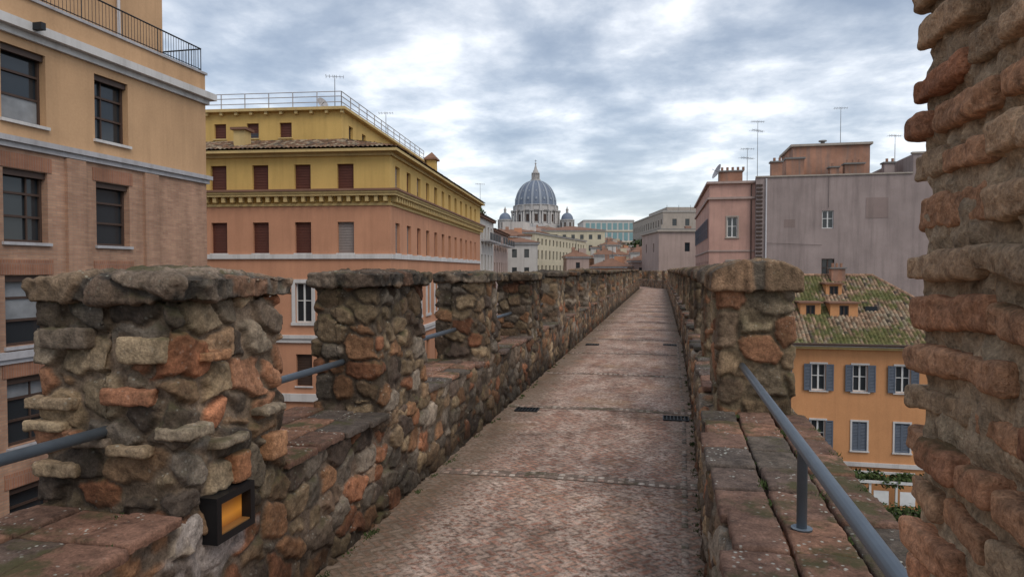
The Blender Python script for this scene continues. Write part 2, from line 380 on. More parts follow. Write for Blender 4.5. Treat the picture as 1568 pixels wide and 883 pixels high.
for (x,y,z,w,h) in [(-1.77,2.32,1.02,.16,.045),(-1.775,2.55,.93,.2,.035),(-1.77,2.86,1.0,.17,.035),(-1.78,2.9,.82,.13,.12),(-1.775,2.45,1.3,.15,.04),(-1.78,2.62,.8,.1,.13)]:
    c=random.choice([(.44,.2,.10),(.42,.31,.18),(.34,.27,.19),(.44,.23,.12)])
    rbox(body,(x-.12,x+.03,y-w/2,y+w/2,z-h/2,z+h/2),.009,.01,seed=int(z*100),solid=c,amp=.01,rough=.006)
for (x,z,w,h) in [(-2.36,1.12,.22,.045),(-2.38,1.03,.18,.04),(-2.18,.98,.2,.04),(-2.0,.95,.18,.04),(-2.33,.86,.2,.05),(-1.93,1.34,.2,.1),(-2.0,1.16,.22,.06),(-2.28,1.38,.22,.08)]:
    c=random.choice([(.30,.22,.14),(.27,.165,.10),(.36,.27,.17),(.2,.155,.115),(.34,.16,.09)])
    rbox(body,(x-w/2,x+w/2,2.215,2.36,z-h/2,z+h/2),.009,.01,seed=int(z*90+w*50),solid=c,amp=.011,rough=.006)
gaps=[(.5,2.24)]+[(mers[i]+lens[i]-.02,mers[i+1]+.03) for i in range(len(mers)-1)]
def tiles(rk,xa,xb,ya,yb,z,inner=1,nx=2):
    L=yb-ya; ny=max(1,round(L/.3)); near=ya<7
    for j in range(ny):
        for i in range(nx):
            w=(xb-xa)/nx; dy=L/ny
            x0=xa+w*i+.005+random.uniform(0,.008); x1=xa+w*(i+1)-.005+(random.uniform(-.03,.03) if i==nx-1 and inner else 0)
            if i==0 and not inner: x0-=random.uniform(-.03,.03)
            zz=z+random.uniform(-.009,.009)
            c=random.choice([(.19,.11,.078),(.24,.13,.088),(.15,.105,.083),(.29,.155,.10),(.14,.11,.09),(.12,.095,.075)])
            ja,jb=random.uniform(-.004,.006),random.uniform(-.004,.006)
            rbox(rk,(x0,x1,ya+dy*j+.005+ja,ya+dy*(j+1)-.005-jb,zz,zz+.04),.015 if near else .1,.007,seed=random.randint(1,90),solid=c,amp=.008,rough=.005,skip=((2,0),))
for i,(a,b) in enumerate(gaps): tiles(sill,XL-.64,XL+.04,a,b,SZ-.025,nx=3 if a<7 else 2)
body.done('wall_body',ROCK,Lp); caps.done('cap_stones',CAPM,Lp); sill.done('sill_tiles',SILL,Lp)
# ================================================================ RIGHT PARAPET
Rp=empty('stone_parapet'); body=RK(); caps=RK(); sill=RK(); SR=.75
def wr(V):
    V=V.copy(); V[:,0]+=np.interp(V[:,1],[0,3.5,7.5,15,60],[.17,.24,.36,.47,.5]); return V
for a,b,rs in [(.3,5,.012),(5,10,.02),(10,22,.04),(22,60,.08)]:
    rbox(body,(0,.6,a,b,-.02,SR-.03),rs,.02,seed=9,amp=.018,dark=grime,tone=1.1,mort=(.38,.28,.19),warp=wr,skip=((2,0),),size=(.2,.2,.13),joint=.62)
mr=[4.44,7.1]; 
while mr[-1]<56: mr.append(mr[-1]+2.65+random.uniform(-.1,.1))
lr=[]
PALR=np.array([(.34,.235,.14),(.27,.185,.12),(.38,.29,.18),(.36,.175,.095),(.21,.16,.115),(.31,.235,.155)])
for i,y in enumerate(mr):
    L=.9; lr.append(L); rs=.01 if i==0 else .018 if i<3 else .04 if i<7 else .08
    rbox(body,(.09,.525,y,y+L,SR-.12,1.55),rs,.03,seed=60+i,amp=.024,tone=1.02,size=(.24,.24,.2) if i==0 else (.2,.2,.15),mort=(.36,.265,.165),warp=wr,skip=((2,0),),dark=(lambda P:1-.4*ss(1.1,.8,P[:,2])) if i==0 else darktop,pal=PALR,joint=.6)
    def wc(V,y=y):
        V=V.copy(); u=np.clip((V[:,0]-.31)/.29,-1,1); up=ss(1.53,1.58,V[:,2]); V[:,2]+=up*.12*np.sqrt(1-.97*u*u); return wr(V)
    rbox(caps,(.035,.58,y-.05,y+L+.05,1.52,1.585),rs,.012,seed=80+i,amp=.012,rough=.011,size=(.6,.4,.6),mort=(.2,.16,.12),tone=.92,warp=wc,flat=.8)
gr=[(1.3,4.43)]+[(mr[i]+lr[i]-.02,mr[i+1]+.03) for i in range(len(mr)-1)]
class WRK:
    def __init__(s,r): s.r=r
    def add(s,V,F,C): s.r.add(wr(V),F,C)
for i,(a,b) in enumerate(gr): tiles(WRK(sill),-.015,.6,a,b,SR-.02,inner=0,nx=3 if a<4 else 2)
body.done('wall_body',ROCK,Rp); caps.done('cap_stones',CAPM,Rp); sill.done('sill_tiles',SILL,Rp)
# ---- broken brick pier beside the camera
Bp=empty('brick_pier'); rk=RK()
z=-.1; ci=0
while z<3.2:
    h=random.uniform(.044,.056); y=1.385+random.uniform(-.04,.025); 
    while y>-.1:
        w=random.choice([random.uniform(.08,.13),random.uniform(.12,.2),random.uniform(.2,.27)])
        c=random.choice([(.55,.27,.155),(.56,.34,.205),(.54,.30,.175),(.56,.38,.24),(.47,.22,.125),(.55,.285,.165),(.50,.36,.235),(.56,.31,.18)])
        px=.437+random.uniform(-.014,.018); tz=random.uniform(-.006,.006); hh=h*random.uniform(.8,1.05); se=random.randint(1,400); tl=random.uniform(-.07,.07); cy=y-w/2
        def wb(V,cy=cy,tl=tl,px=px):
            V=V.copy(); V[:,2]+=(V[:,1]-cy)*tl; V[:,0]+=(V[:,1]-cy)*tl*.8; return V
        rbox(rk,(px,px+.13,y-w,y,z+tz,z+tz+hh),.005 if y>.8 else .02,.009,seed=se,solid=c,amp=.010,rough=.006,warp=wb,skip=((0,1),))
        y-=w+random.uniform(.012,.026)
    z+=h+random.uniform(.026,.036)
rk.done('bricks',BRK,Bp); rk=RK()
rbox(rk,(.462,1.1,-.3,1.352,-.1,3.3),.009,.02,seed=5,solid=(.50,.385,.265),amp=.02,rough=.013,skip=((0,1),(1,0)))
rk.done('mortar_core',BRK,Bp)
# ================================================================ handrails
def rail(segs_,name='handrail'):
    m=MB()
    for a,b,posts in segs_:
        m.tube(a,b,.021,STEEL,14)
        for t,zb in posts:
            p=[a[i]+(b[i]-a[i])*t for i in range(3)]; m.tube(p,(p[0],p[1],zb),.017,STEEL,12); m.tube((p[0],p[1],zb+.012),(p[0],p[1],zb),.035,STEEL,12)
    return m.done(name)
S=[((-2.11,.2,1.05),(-2.11,2.3,1.02),[])]
for a,b in gaps[1:]: S.append(((-2.08,a-.1,1.03),(-2.08,b+.1,1.03),[]))
rail(S)
S=[((.45,.9,1.05),(.50,4.5,1.05),[(.43,SR+.015)])]
for a,b in gr[1:]: S.append(((xr(a)+.28,a-.1,1.05),(xr(b)+.28,b+.1,1.05),[]))
rail(S)
# ================================================================ wall lamp
m=MB(); x0,x1,y0,y1,z0,z1=-1.85,-1.735,2.40,2.66,.54,.73; e=.03
q=N('amber_lamp_glow'); s=q.n('ShaderNodeSeparateXYZ'); q.l(q.obj(),s.inputs[0])
f=q.math('DIVIDE',q.math('SUBTRACT',s.outputs[2],z0+e),z1-z0-2*e)
q.b.inputs['Emission Strength'].default_value=.4; q.l(q.ramp(f,[(0,(.30,.08,.01)),(.35,(.95,.36,.04)),(.7,(.35,.12,.015)),(1,(.03,.015,.008))]),q.b.inputs['Emission Color']); q.col((.12,.06,.025)); q.rough(.3); AMB=q.m
LB=plain('lamp_black_metal',(.012,.012,.013),.4); LI=plain('lamp_interior',(.3,.15,.05),.35)
m.box(x0,x1,y0,y1,z1-e,z1,LB);m.box(x0,x1,y0,y1,z0,z0+e,LB);m.box(x0,x1,y0,y0+e,z0+e,z1-e,LB);m.box(x0,x1,y1-e,y1,z0+e,z1-e,LB)
m.box(x0,x1-.045,y0+e,y1-e,z0+e,z1-e,AMB); m.box(x1-.045,x1-.006,y0+e,y1-e,z0+e,z0+e+.006,LI)
m.done('wall_lamp')
# ================================================================ walkway
def floormat():
    q=N('worn_herringbone_brick'); p=q.pos()
    U=.05
    mp=q.n('ShaderNodeMapping'); q.l(p,mp.inputs[0]); mp.inputs['Rotation'].default_value=(0,0,math.radians(45)); mp.inputs['Scale'].default_value=(1/U,1/U,1)
    nd=q.n('ShaderNodeTexNoise'); q.l(p,nd.inputs['Vector']); nd.inputs['Scale'].default_value=6; nd.inputs['Detail'].default_value=2
    sc=q.n('ShaderNodeVectorMath',operation='SCALE'); q.l(nd.outputs['Color'],sc.inputs[0]); sc.inputs['Scale'].default_value=.5
    ad=q.n('ShaderNodeVectorMath',operation='ADD'); q.l(mp.outputs[0],ad.inputs[0]); q.l(sc.outputs[0],ad.inputs[1])
    s=q.n('ShaderNodeSeparateXYZ'); q.l(ad.outputs[0],s.inputs[0]); x,y=s.outputs[0],s.outputs[1]
    i=q.math('FLOOR',x);j=q.math('FLOOR',y);fx=q.math('SUBTRACT',x,i);fy=q.math('SUBTRACT',y,j)
    mm=q.math('FLOORED_MODULO',q.math('SUBTRACT',i,j),4)
    def eq(v): return q.math('COMPARE',mm,v,.1)
    m0,m1,m2,m3=[eq(v) for v in (0,1,2,3)]
    ifx=q.math('SUBTRACT',1,fx); ify=q.math('SUBTRACT',1,fy)
    mx=q.math('MINIMUM',fx,ifx); my=q.math('MINIMUM',fy,ify)
    def sel(*prs):
        r=None
        for a,b in prs:
            t=q.math('MULTIPLY',a,b); r=t if r is None else q.math('ADD',r,t)
        return r
    ho=q.math('ADD',m0,m1); ve=q.math('ADD',m2,m3)
    d1=sel((m0,fx),(m1,ifx),(m3,fy),(m2,ify)); d2=sel((ho,my),(ve,mx)); d=q.math('MINIMUM',d1,d2)
    bi=q.math('SUBTRACT',i,m1); bj=q.math('SUBTRACT',j,m2)
    cb=q.n('ShaderNodeCombineXYZ'); q.l(bi,cb.inputs[0]); q.l(bj,cb.inputs[1])
    wn=q.n('ShaderNodeTexWhiteNoise',noise_dimensions='3D'); q.l(cb.outputs[0],wn.inputs['Vector'])
    brick=q.ramp(wn.outputs[0],[(0,(.27,.14,.10)),(.35,(.40,.205,.145)),(.6,(.49,.27,.19)),(.85,(.44,.31,.245)),(1,(.58,.43,.35))])
    ero=q.noise(p,11,4,.7)
    edge=q.math('SUBTRACT',d,q.math('MULTIPLY',ero,.26)); mask=q.ramp(edge,[(.0,0),(.08,1)])
    c=q.mix(mask,(.27,.20,.16),brick)
    n1=q.noise(p,1.1,6,.68); n2=q.noise(p,30,5,.74); n3=q.noise(q.vmul(p,(1.5,.35,1)),2.2,5,.65); n4=q.noise(p,7,5,.7)
    sm=q.ramp(n3,[(.40,.08),(.6,1)])
    c=q.mix(q.math('MULTIPLY',sm,q.ramp(n2,[(.43,0),(.55,.85)])),c,(.60,.49,.42))
    c=q.mix(1.0,c,q.ramp(n2,[(.25,.5),(.5,1),(.75,1.38)]),'MULTIPLY')
    c=q.mix(1.0,c,q.ramp(n4,[(.3,.74),(.7,1.2)]),'MULTIPLY')
    c=q.mix(1.0,c,q.ramp(n1,[(.34,(.60,.56,.52)),(.5,(1,.95,.90)),(.68,(1.18,1.12,1.06))]),'MULTIPLY')
    spk=q.ramp(q.noise(p,110,2,.6),[(.34,.5),(.44,1)])
    c=q.mix(.8,c,spk,'MULTIPLY')
    och=q.ramp(q.noise(p,.8,4,.6),[(.56,0),(.68,1)])
    c=q.mix(q.math('MULTIPLY',och,.35),c,(.42,.24,.10))
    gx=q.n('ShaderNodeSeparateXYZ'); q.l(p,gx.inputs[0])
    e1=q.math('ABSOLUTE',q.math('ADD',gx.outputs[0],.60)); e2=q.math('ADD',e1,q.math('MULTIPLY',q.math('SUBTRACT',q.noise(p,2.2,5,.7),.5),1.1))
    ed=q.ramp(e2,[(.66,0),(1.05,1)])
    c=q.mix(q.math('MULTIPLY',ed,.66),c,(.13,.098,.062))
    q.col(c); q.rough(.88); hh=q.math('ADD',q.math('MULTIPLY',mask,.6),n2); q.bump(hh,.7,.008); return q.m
FL=floormat()
rk=RK()
ys=np.concatenate([np.arange(-1.,8,.06),np.arange(8,20,.15),np.arange(20,60.1,.5)]); xs=np.linspace(0,1,40)
g,h=np.meshgrid(ys,xs,indexing='ij'); V=np.zeros((g.size,3)); Y=g.ravel(); t=h.ravel()
XR=np.interp(Y,[0,3.5,7.5,15,60],[.17,.24,.36,.47,.5]); V[:,0]=XL-.05+(XR+.05-XL+.05)*t; V[:,1]=Y
V[:,2]=fbm(V,2.2,4,3)*.009+.012*(1-(2*t-1)**2)
k=np.arange(g.size).reshape(g.shape); F=np.stack([k[:-1,:-1],k[:-1,1:],k[1:,1:],k[1:,:-1]],-1).reshape(-1,4)
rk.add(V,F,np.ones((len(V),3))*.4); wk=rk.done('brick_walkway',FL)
def fz(x,y):
    t_=(x-XL)/(xr(y)-XL); return float(fbm(np.array([[x,y,0.]]),2.2,4,3)[0]*.009+.012*(1-(2*t_-1)**2))
rk=RK(); yy=5.25
def band(y0,y1,col,dz=.004):
    xs_=np.linspace(XL+.04,xr(y0)-.02,40); V=[];
    for x in xs_: V+= [(x,y0,fz(x,y0)+dz),(x,y1,fz(x,y1)+dz)]
    F=np.array([(2*i,2*i+2,2*i+3,2*i+1) for i in range(39)]); V=np.array(V); rk.add(V,F,np.ones((len(V),3))*np.array(col))
while yy<45:
    band(yy-.012,yy+.14,(.24,.175,.135))
    for row in (0,.075):
        x=XL+.08
        while x<xr(yy)-.05:
            if random.random()<.9:
                zc=fz(x,yy+row); c=random.choice([(.46,.34,.27),(.52,.41,.33),(.42,.27,.21),(.56,.47,.39)])
                rbox(rk,(x,x+.05,yy+row,yy+row+.05,zc-.02,zc+.009),.02 if yy<9 else .05,.006,seed=random.randint(1,200),solid=c,amp=.003,rough=.002,skip=((2,0),))
            x+=.078
    yy+=2.7
yy=1.0
while yy<16:
    x=xr(yy)-.13; zc=fz(x,yy)
    if random.random()<.8: rbox(rk,(x,x+.045,yy,yy+.085,zc-.02,zc+.006),.025 if yy<9 else .05,.008,seed=random.randint(1,200),solid=random.choice([(.34,.27,.22),(.38,.29,.23),(.28,.22,.18)]),amp=.003,rough=.002,skip=((2,0),))
    yy+=.115
o=rk.done('paver_joint_strips',ROCK,wk)
DV=plain('drain_void',(.006,.006,.006),.9)
def grate(x,y,w,l):
    m=MB(); z=fz(x,y)+.012
    m.box(x-w/2,x+w/2,y-l/2,y+l/2,z-.02,z-.008,DV)
    m.box(x-w/2,x+w/2,y-l/2,y-l/2+.012,z-.008,z+.003,IRON);m.box(x-w/2,x+w/2,y+l/2-.012,y+l/2,z-.008,z+.003,IRON)
    n=int(w/.035)
    for i in range(n+1): 
        xx=x-w/2+i*w/n; m.box(xx-.005,xx+.005,y-l/2+.012,y+l/2-.012,z-.008,z+.002,IRON)
    m.done('drain_grate')
grate(-1.52,7.8,.26,.2); grate(.17,7.7,.27,.22); grate(-1.45,14.9,.28,.22); grate(.2,15.2,.28,.22)
# ---- rampart body below and continuing bend
RW=stucco('rampart_masonry',(.26,.19,.14),.4,.4)
m=MB(); m.box(XL-.6,1.0,-3,60,GZ,-.03,RW)
m.done('rampart_base')
Cp=empty('stone_parapet'); rk=RK(); ang=math.radians(14)
def bend(V):
    V=V.copy(); y=V[:,1]-59.5; x=V[:,0]-.5
    V[:,0]=.5+x*math.cos(ang)-y*math.sin(ang); V[:,1]=59.5+x*math.sin(ang)+y*math.cos(ang); return V
rbox(rk,(.5,1.05,59.5,95,-.3,.72),.1,.03,seed=4,amp=.02,warp=bend,tone=1.1)
rbox(rk,(-2.5,-1.8,60.5,95,-.3,.72),.12,.03,seed=4,amp=.02,warp=bend)
for i in range(12):
    y=60.5+i*2.65; rbox(rk,(.55,1.0,y,y+1,.6,1.55),.1,.03,seed=i,amp=.02,warp=bend); rbox(rk,(-2.4,-1.9,y,y+1,.6,1.55),.1,.03,seed=i,amp=.02,warp=bend)
rbox(rk,(-2.5,1.0,59.7,95,-12,-.02),.4,.03,seed=2,solid=(.4,.26,.2),amp=.01,warp=bend)
rk.done('bend_masonry',ROCK,Cp)
# ================================================================ corrugated tile roof
def tileroof(rk,O,u,v,W,Lh,pitch=.24,row=.38,clip=None,sub=5,moss=0,base=(.30,.17,.10)):
    u=np.array(u,float);v=np.array(v,float);nn=np.cross(u,v); nn/=np.linalg.norm(nn)
    if nn[2]<0: nn=-nn
    us=np.arange(0,W+1e-6,pitch/sub); nr=int(Lh/row); vs=[]
    for i in range(nr+1): vs+= [i*row, min((i+1)*row-.001,Lh)]
    vs=np.array(vs)[:2*(nr+1)]; step=np.tile([.035,0.],nr+1)[:len(vs)]
    g,h=np.meshgrid(us,np.arange(len(vs)),indexing='ij'); U=g.ravel();K=h.ravel();Vv=vs[K]
    hh=.07*np.abs(np.sin(math.pi*U/pitch))+step[K]+.02*H((U/pitch).astype(int),K//2,K*0,3)
    if clip: lo,hi=clip(Vv); U=np.clip(U,lo,hi)
    P=np.array(O)+U[:,None]*u+Vv[:,None]*v+hh[:,None]*nn
    ti=H((U/pitch).astype(int),K//2,K*0,5); t2=H((U/pitch).astype(int),K//2,K*0,8)
    C=np.array(base)*(.6+.8*ti)[:,None]; C=np.where((t2>.75)[:,None],np.array((.38,.30,.21))*(.8+.4*ti)[:,None],C); C=np.where((t2<.12)[:,None],np.array((.14,.11,.09))*(.8+.4*ti)[:,None],C)
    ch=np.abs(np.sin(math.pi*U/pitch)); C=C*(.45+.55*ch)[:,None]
    if moss:
        w=ss(.49,.58,vn(P,.7,4)*.45+vn(P,2.6,5)*.3+vn(P,7,6)*.25)*moss; C=C*(1-w[:,None])+np.array((.12,.135,.04))*w[:,None]
    k=np.arange(g.size).reshape(g.shape); F=np.stack([k[:-1,:-1],k[1:,:-1],k[1:,1:],k[:-1,1:]],-1).reshape(-1,4)
    rk.add(P,F,C)
# ================================================================ BUILDING A (left)
E=empty('brick_apartment_building'); m=MB()
AX=-16.; ya=-6.; wA=21.75-ya
rows=[(5.42,7.3),(2.35,4.2),(-.3,1.5),(-2.85,-1.1),(-5.6,-3.9),(-8.5,-6.8)]
ops=[]; c=16.82
while c>-5:
    for z0,z1 in rows: ops.append(dict(u0=c-ya,u1=c-ya+1.27,z0=z0,z1=z1,kind='A',fr=FRB,sill=TRIMG if z0<5 else WHITE))
    c-=2.87
W=facade(m,(AX,ya),(0,1),wA,[(GZ,4.75,ABR),(4.75,8.6,ATAN)],ops,.28)
for z0,z1,o in ((4.72,4.86,.08),(4.86,5.0,.16),(7.55,7.72,.1),(7.72,7.95,.28),(8.6,8.68,.06),(-.72,-.6,.06),(-.6,-.42,.12),(-6.3,-6.0,.12)): W.box(-.0,wA+o,z0,z1,-.3,o,TRIMG if z0<7 or z0>8 else WHITE)
c=16.82
while c>-5:
    for z0,z1 in rows[1:]:
        W.box(c-ya-.12,c-ya+1.39,z1+.02,z1+.4,-.01,.02,ABR2)
    W.box(c-ya-1.05,c-ya-.42,-6.,-.73,-.02,.09,ABR); W.box(c-ya-1.05,c-ya-.42,-.41,4.7,-.02,.09,ABR); c-=2.87
W.box(16.82-ya+1.85,16.82-ya+2.45,-6,-.73,-.02,.09,ABR); W.box(16.82-ya+1.85,16.82-ya+2.45,-.41,4.7,-.02,.09,ABR)
facade(m,(AX-14,21.75),(0,-1),wA,[(GZ,8.6,ABR)]); facade(m,(AX,21.75),(-1,0),14,[(GZ,4.75,ABR),(4.75,8.6,ATAN)]); facade(m,(AX-14,ya),(1,0),14,[(GZ,8.6,ABR)])
m.poly([(AX,ya,8.59),(AX,21.75,8.59),(AX-14,21.75,8.59),(AX-14,ya,8.59)],FLATR)
ops2=[]; c=14.9
while c>-5: ops2.append(dict(u0=c-ya,u1=c-ya+1.5,z0=8.75,z1=11.,kind='glass',fr=FRB,gl=CURT)); c-=4.3
facade(m,(AX-1.2,ya),(0,1),21.1-ya,[(8.6,14,ATAN)],ops2,.3); facade(m,(AX-1.2,21.1),(-1,0),12,[(8.6,14,ATAN)]); m.box(AX-14,AX-.9,ya,21.3,14,14.3,WHITE)
for yy,zz in ((10.6,7.4),(14.6,7.45)): m.box(AX+.28,AX+.55,yy,yy+.14,zz+.32,zz+.5,IRON); m.box(AX+.02,AX+.3,yy+.03,yy+.09,zz+.35,zz+.4,IRON)
m.tube((AX-1.1,19.0,8.6),(AX-1.1,19,14),.05,TRIMG)
m.done('building_body',parent=E)
m=MB(); zt=9.5
m.tube((AX-.08,ya,zt),(AX-.08,21.65,zt),.025,IRON,6); m.tube((AX-.08,ya,8.78),(AX-.08,21.65,8.78),.015,IRON,6); m.tube((AX-.08,21.65,zt),(AX-2,21.65,zt),.025,IRON,6);m.tube((AX-.08,21.65,8.78),(AX-2,21.65,8.78),.015,IRON,6)
y=5.
while y<21.66: m.tube((AX-.08,y,8.68),(AX-.08,y,zt),.01 if int(y*8)%12 else .02,IRON,4); y+=.125
x=0
while x<2: m.tube((AX-.08-x,21.65,8.6),(AX-.08-x,21.65,zt),.01,IRON,4); x+=.125
m.done('balcony_railing',parent=E)
# ================================================================ BUILDING B (yellow)
ww_det=True
bx,by=plan(-7.12,40.); E=empty('yellow_palazzo'); E.location=(bx,by,0); E.rotation_euler=(0,0,math.radians(6.1)); m=MB()
wn=28.; wr_=34.
zones=[(GZ,2.3,SAL),(2.3,5.45,SAL),(5.45,8.6,YEL)]
def brow(centers):
    o=[]
    for c in centers:
        o.append(dict(u0=c-.5,u1=c+.5,z0=6.4,z1=7.85,kind='blind',mat=BLIND if random.random()<.7 else BLINDG,sill=YTRIM))
        o.append(dict(u0=c-.5,u1=c+.5,z0=2.62,z1=4.45,kind='blind',mat=random.choice([BLIND,BLIND,BLINDG,FRB]),sill=WHITE))
        o.append(dict(u0=c-.5,u1=c+.5,z0=-1.5,z1=.85,kind='glass',fr=FRW,gl=GLASS,sur=(.22,WHITE)))
        o.append(dict(u0=c-.5,u1=c+.5,z0=-5.3,z1=-3.4,kind='blind',mat=FRB,sill=WHITE))
        o.append(dict(u0=c-.5,u1=c+.5,z0=-9,z1=-7,kind='blind',mat=FRB,sill=WHITE))
    return o
cn=[wn-2.69-2.62*i for i in range(10)]; cr=[1.6+2.65*i for i in range(12)]
Wn=facade(m,(-wn,0),(1,0),wn,zones,brow(cn),.22); Wr=facade(m,(0,0),(0,1),wr_,zones,brow(cr),.22)
facade(m,(0,wr_),(-1,0),wn,zones); facade(m,(-wn,wr_),(0,-1),wr_,zones)
for W,w in ((Wn,wn),(Wr,wr_)):
    for z0,z1,o,mt in ((2.28,2.56,.12,WHITE),(-2.7,-2.45,.12,WHITE),(-2.45,-2.25,.2,WHITE),(-6.2,-5.75,.16,WHITE),(5.4,5.55,.08,YTRIM),(5.95,6.1,.45,YTRIM),(6.1,6.22,.52,YTRIM),(8.3,8.5,.15,YTRIM),(8.5,8.66,.55,YTRIM)):
        W.box(0 if W is Wr else 0, w+(o if W is Wn else 0),z0,z1,-.1,o-(.003 if W is Wr else 0),mt)
    W.box(0,w+(.62 if W is Wn else 0),6.22,6.34,-.1,.6-(.003 if W is Wr else 0),ROOFF)
    u=.2
    while u<w: W.box(u,u+.2,5.62,5.95,-.02,.36,YTRIM); u+=.55
az=[(8.7,11.7,YEL)]; ax,ay,al=-4.,3.,22.
o=[]; 
for c in [24-2.69-2.2*i-1. for i in range(10)]: o.append(dict(u0=c-.4,u1=c+.4,z0=10.05,z1=11.0,kind='blind',mat=random.choice([BLIND,GLASS,FRB]),sill=YTRIM))
facade(m,(-wn,ay),(1,0),wn+ax,az,o,.2)
facade(m,(ax,ay),(0,1),al,az,winrow(al,10.05,11.,2.65,.8,kind='blind',mat=FRB),.2); facade(m,(ax,ay+al),(-1,0),wn+ax,az)
m.box(-wn,ax+.35,ay-.35,ay+al+.35,11.7,11.88,YTRIM)
for i in range(24): m.box(-wn+1+i,-wn+1.18+i,ay-.25,ay-.002,11.5,11.7,YTRIM)
m.box(-9.9,-9.2,.6,1.4,8.8,10.1,YTRIM); m.box(-10.05,-9.05,.45,1.55,10.1,10.25,ROOFF)
m.poly([(-wn,0,8.65),(0,0,8.65),(0,wr_,8.65),(-wn,wr_,8.65)],FLATR)
m.box(-3.5,-2.7,24,25,8.7,11.9,YEL); m.box(-3.7,-2.5,23.8,25.2,11.9,12.05,ROOFF); m.poly([(-3.7,23.8,12.05),(-2.5,23.8,12.05),(-3.1,24.5,12.7)],ROOFF); m.poly([(-2.5,23.8,12.05),(-2.5,25.2,12.05),(-3.1,24.5,12.7)],ROOFF)
m.done('building_body',parent=E)
ww_det=False
rk=RK()
L1=ay+.6; r1=math.hypot(L1,1.15)
tileroof(rk,(-wn,-.6,8.68),(1,0,0),(0,L1/r1,1.15/r1),wn+.6,r1,.28,.42,lambda v:(0*v,wn+.6-v*L1/r1*(4.6/3.6)),4,base=(.24,.14,.09))
L2=4.6; r2=math.hypot(L2,1.15)
tileroof(rk,(.6,-.6,8.68),(0,1,0),(-L2/r2,0,1.15/r2),wr_+.6,r2,.28,.42,lambda v:(v*L2/r2*(3.6/4.6),0*v+wr_+.6),4,base=(.24,.14,.09))
o=rk.done('tile_roof',TILE,E)
m=MB()
def fence(a,b,z,h=1.,st=1.6):
    d=math.dist(a,b); n=int(d/st)
    for f in (.35,.7,1): m.tube((*a,z+h*f),(*b,z+h*f),.03,TRIMG,5)
    for i in range(n+1): t=i/n; p=(a[0]+(b[0]-a[0])*t,a[1]+(b[1]-a[1])*t); m.tube((*p,z),(*p,z+h),.035,TRIMG,5)
fence((-wn,ay),(ax,ay),11.88); fence((ax,ay),(ax,ay+al),11.88)
m.done('roof_railing',parent=E)
# ================================================================ RIGHT BUILDINGS
E=empty('pink_grey_apartment_block'); m=MB(); Yp=62.3
Z=[(GZ,9.2,PINK)]
Wp=facade(m,(4.12,Yp),(1,0),3.8,Z,[dict(u0=1.5,u1=2.35,z0=4.45,z1=6.2,kind='glass',fr=FRW,sur=(.12,BEIGE)),dict(u0=1.5,u1=2.35,z0=.6,z1=2.4,kind='glass',fr=FRW,sur=(.12,BEIGE))])
facade(m,(4.12,Yp+24),(0,-1),24,Z,winrow(24,4.45,6.2,3.2,1.,kind='glass',fr=FRW,shut='open')+winrow(24,.6,2.4,3.2,1.,kind='glass',fr=FRW))
for z0,z1,o in ((7.75,7.95,.18),(9.1,9.3,.25),(3.2,3.35,.08)): m.box(4.12-o,7.9,Yp-o,Yp+24,z0,z1,VPINK)
Z=[(GZ,9.5,GREY)]
facade(m,(7.92,61.8),(1,0),12.2,Z,[dict(u0=5.3,u1=6.2,z0=5.1,z1=6.6,kind='glass',fr=FRW),dict(u0=5.3,u1=6.3,z0=.9,z1=2.55,kind='glass',fr=FRB)])
facade(m,(20.12,61.8),(1,0),14,[(GZ,11.1,GREY)]); m.poly([(20.12,61.8,9.5),(20.12,80,9.5),(20.12,80,11.1),(20.12,61.8,11.1)],GREY)
m.poly([(4.2,62.4,9.29),(34,62.4,9.29),(34,86,9.29),(4.2,86,9.29)],FLATR); m.poly([(34,61.8,GZ),(34,61.8,11),(34,86,11),(34,86,GZ)],GREY); m.poly([(7.92,61.8,GZ),(7.92,61.8,9.5),(7.92,62.4,9.5),(7.92,62.4,GZ)],GREY)
m.box(7.9,20.1,61.7,62.1,9.5,9.62,BEIGE); m.box(20.0,34,61.7,62.1,11.1,11.25,BEIGE)
PT=stucco('render_patch',(.27,.205,.185),.15,.4); m.box(16.6,18.3,61.78,61.83,5.9,7.6,PT); m.box(10.2,11.1,61.79,61.84,5.2,5.9,PT)
z=GZ
while z<9: m.box(7.95,8.45,61.70,61.82,z,z+.16,FRB); z+=.34
m.tube((8.75,61.7,GZ),(8.75,61.7,9.4),.06,TRIMG); m.tube((7.6,62.2,GZ),(7.6,62.2,9),.05,FRB)
m.tube((13.7,61.72,6.8),(13.7,61.72,9.4),.015,IRON); m.tube((8.75,61.72,3.9),(13.2,61.72,3.7),.012,IRON)
facade(m,(11.6,66),(1,0),6.4,[(9.3,12.7,STAIN)],[dict(u0=4.4,u1=5.,z0=10.1,z1=10.9,kind='simple')]); facade(m,(11.6,72),(0,-1),6,[(9.3,12.7,STAIN)]); m.box(11.4,18.2,65.8,72.2,12.7,12.9,BEIGE); m.box(17.98,18,66,72,9.3,12.7,STAIN)
m.box(10.8,12.3,64.6,65.9,9.3,11.4,STAIN); m.box(10.7,12.4,64.5,66,11.4,11.55,FLATR)
for x,y,w,h in ((5.0,63.5,2.0,.8),(9.4,63.5,.9,1.5),(14.2,63.6,.7,.9),(15.3,63.2,1.5,1.1),(18.6,64,.8,1.2),(21.5,64,2.2,.5)):
    m.box(x,x+w,y,y+.8,9.3,9.5+h,STAIN if x<16 else GREY); m.box(x-.1,x+w+.1,y-.1,y+.9,9.5+h,9.62+h,FLATR)
    n=int(w/.4)
    for i in range(n): m.tube((x+.3+i*.45,y+.4,9.62+h),(x+.3+i*.45,y+.4,9.95+h),.11,ROOFF,8)
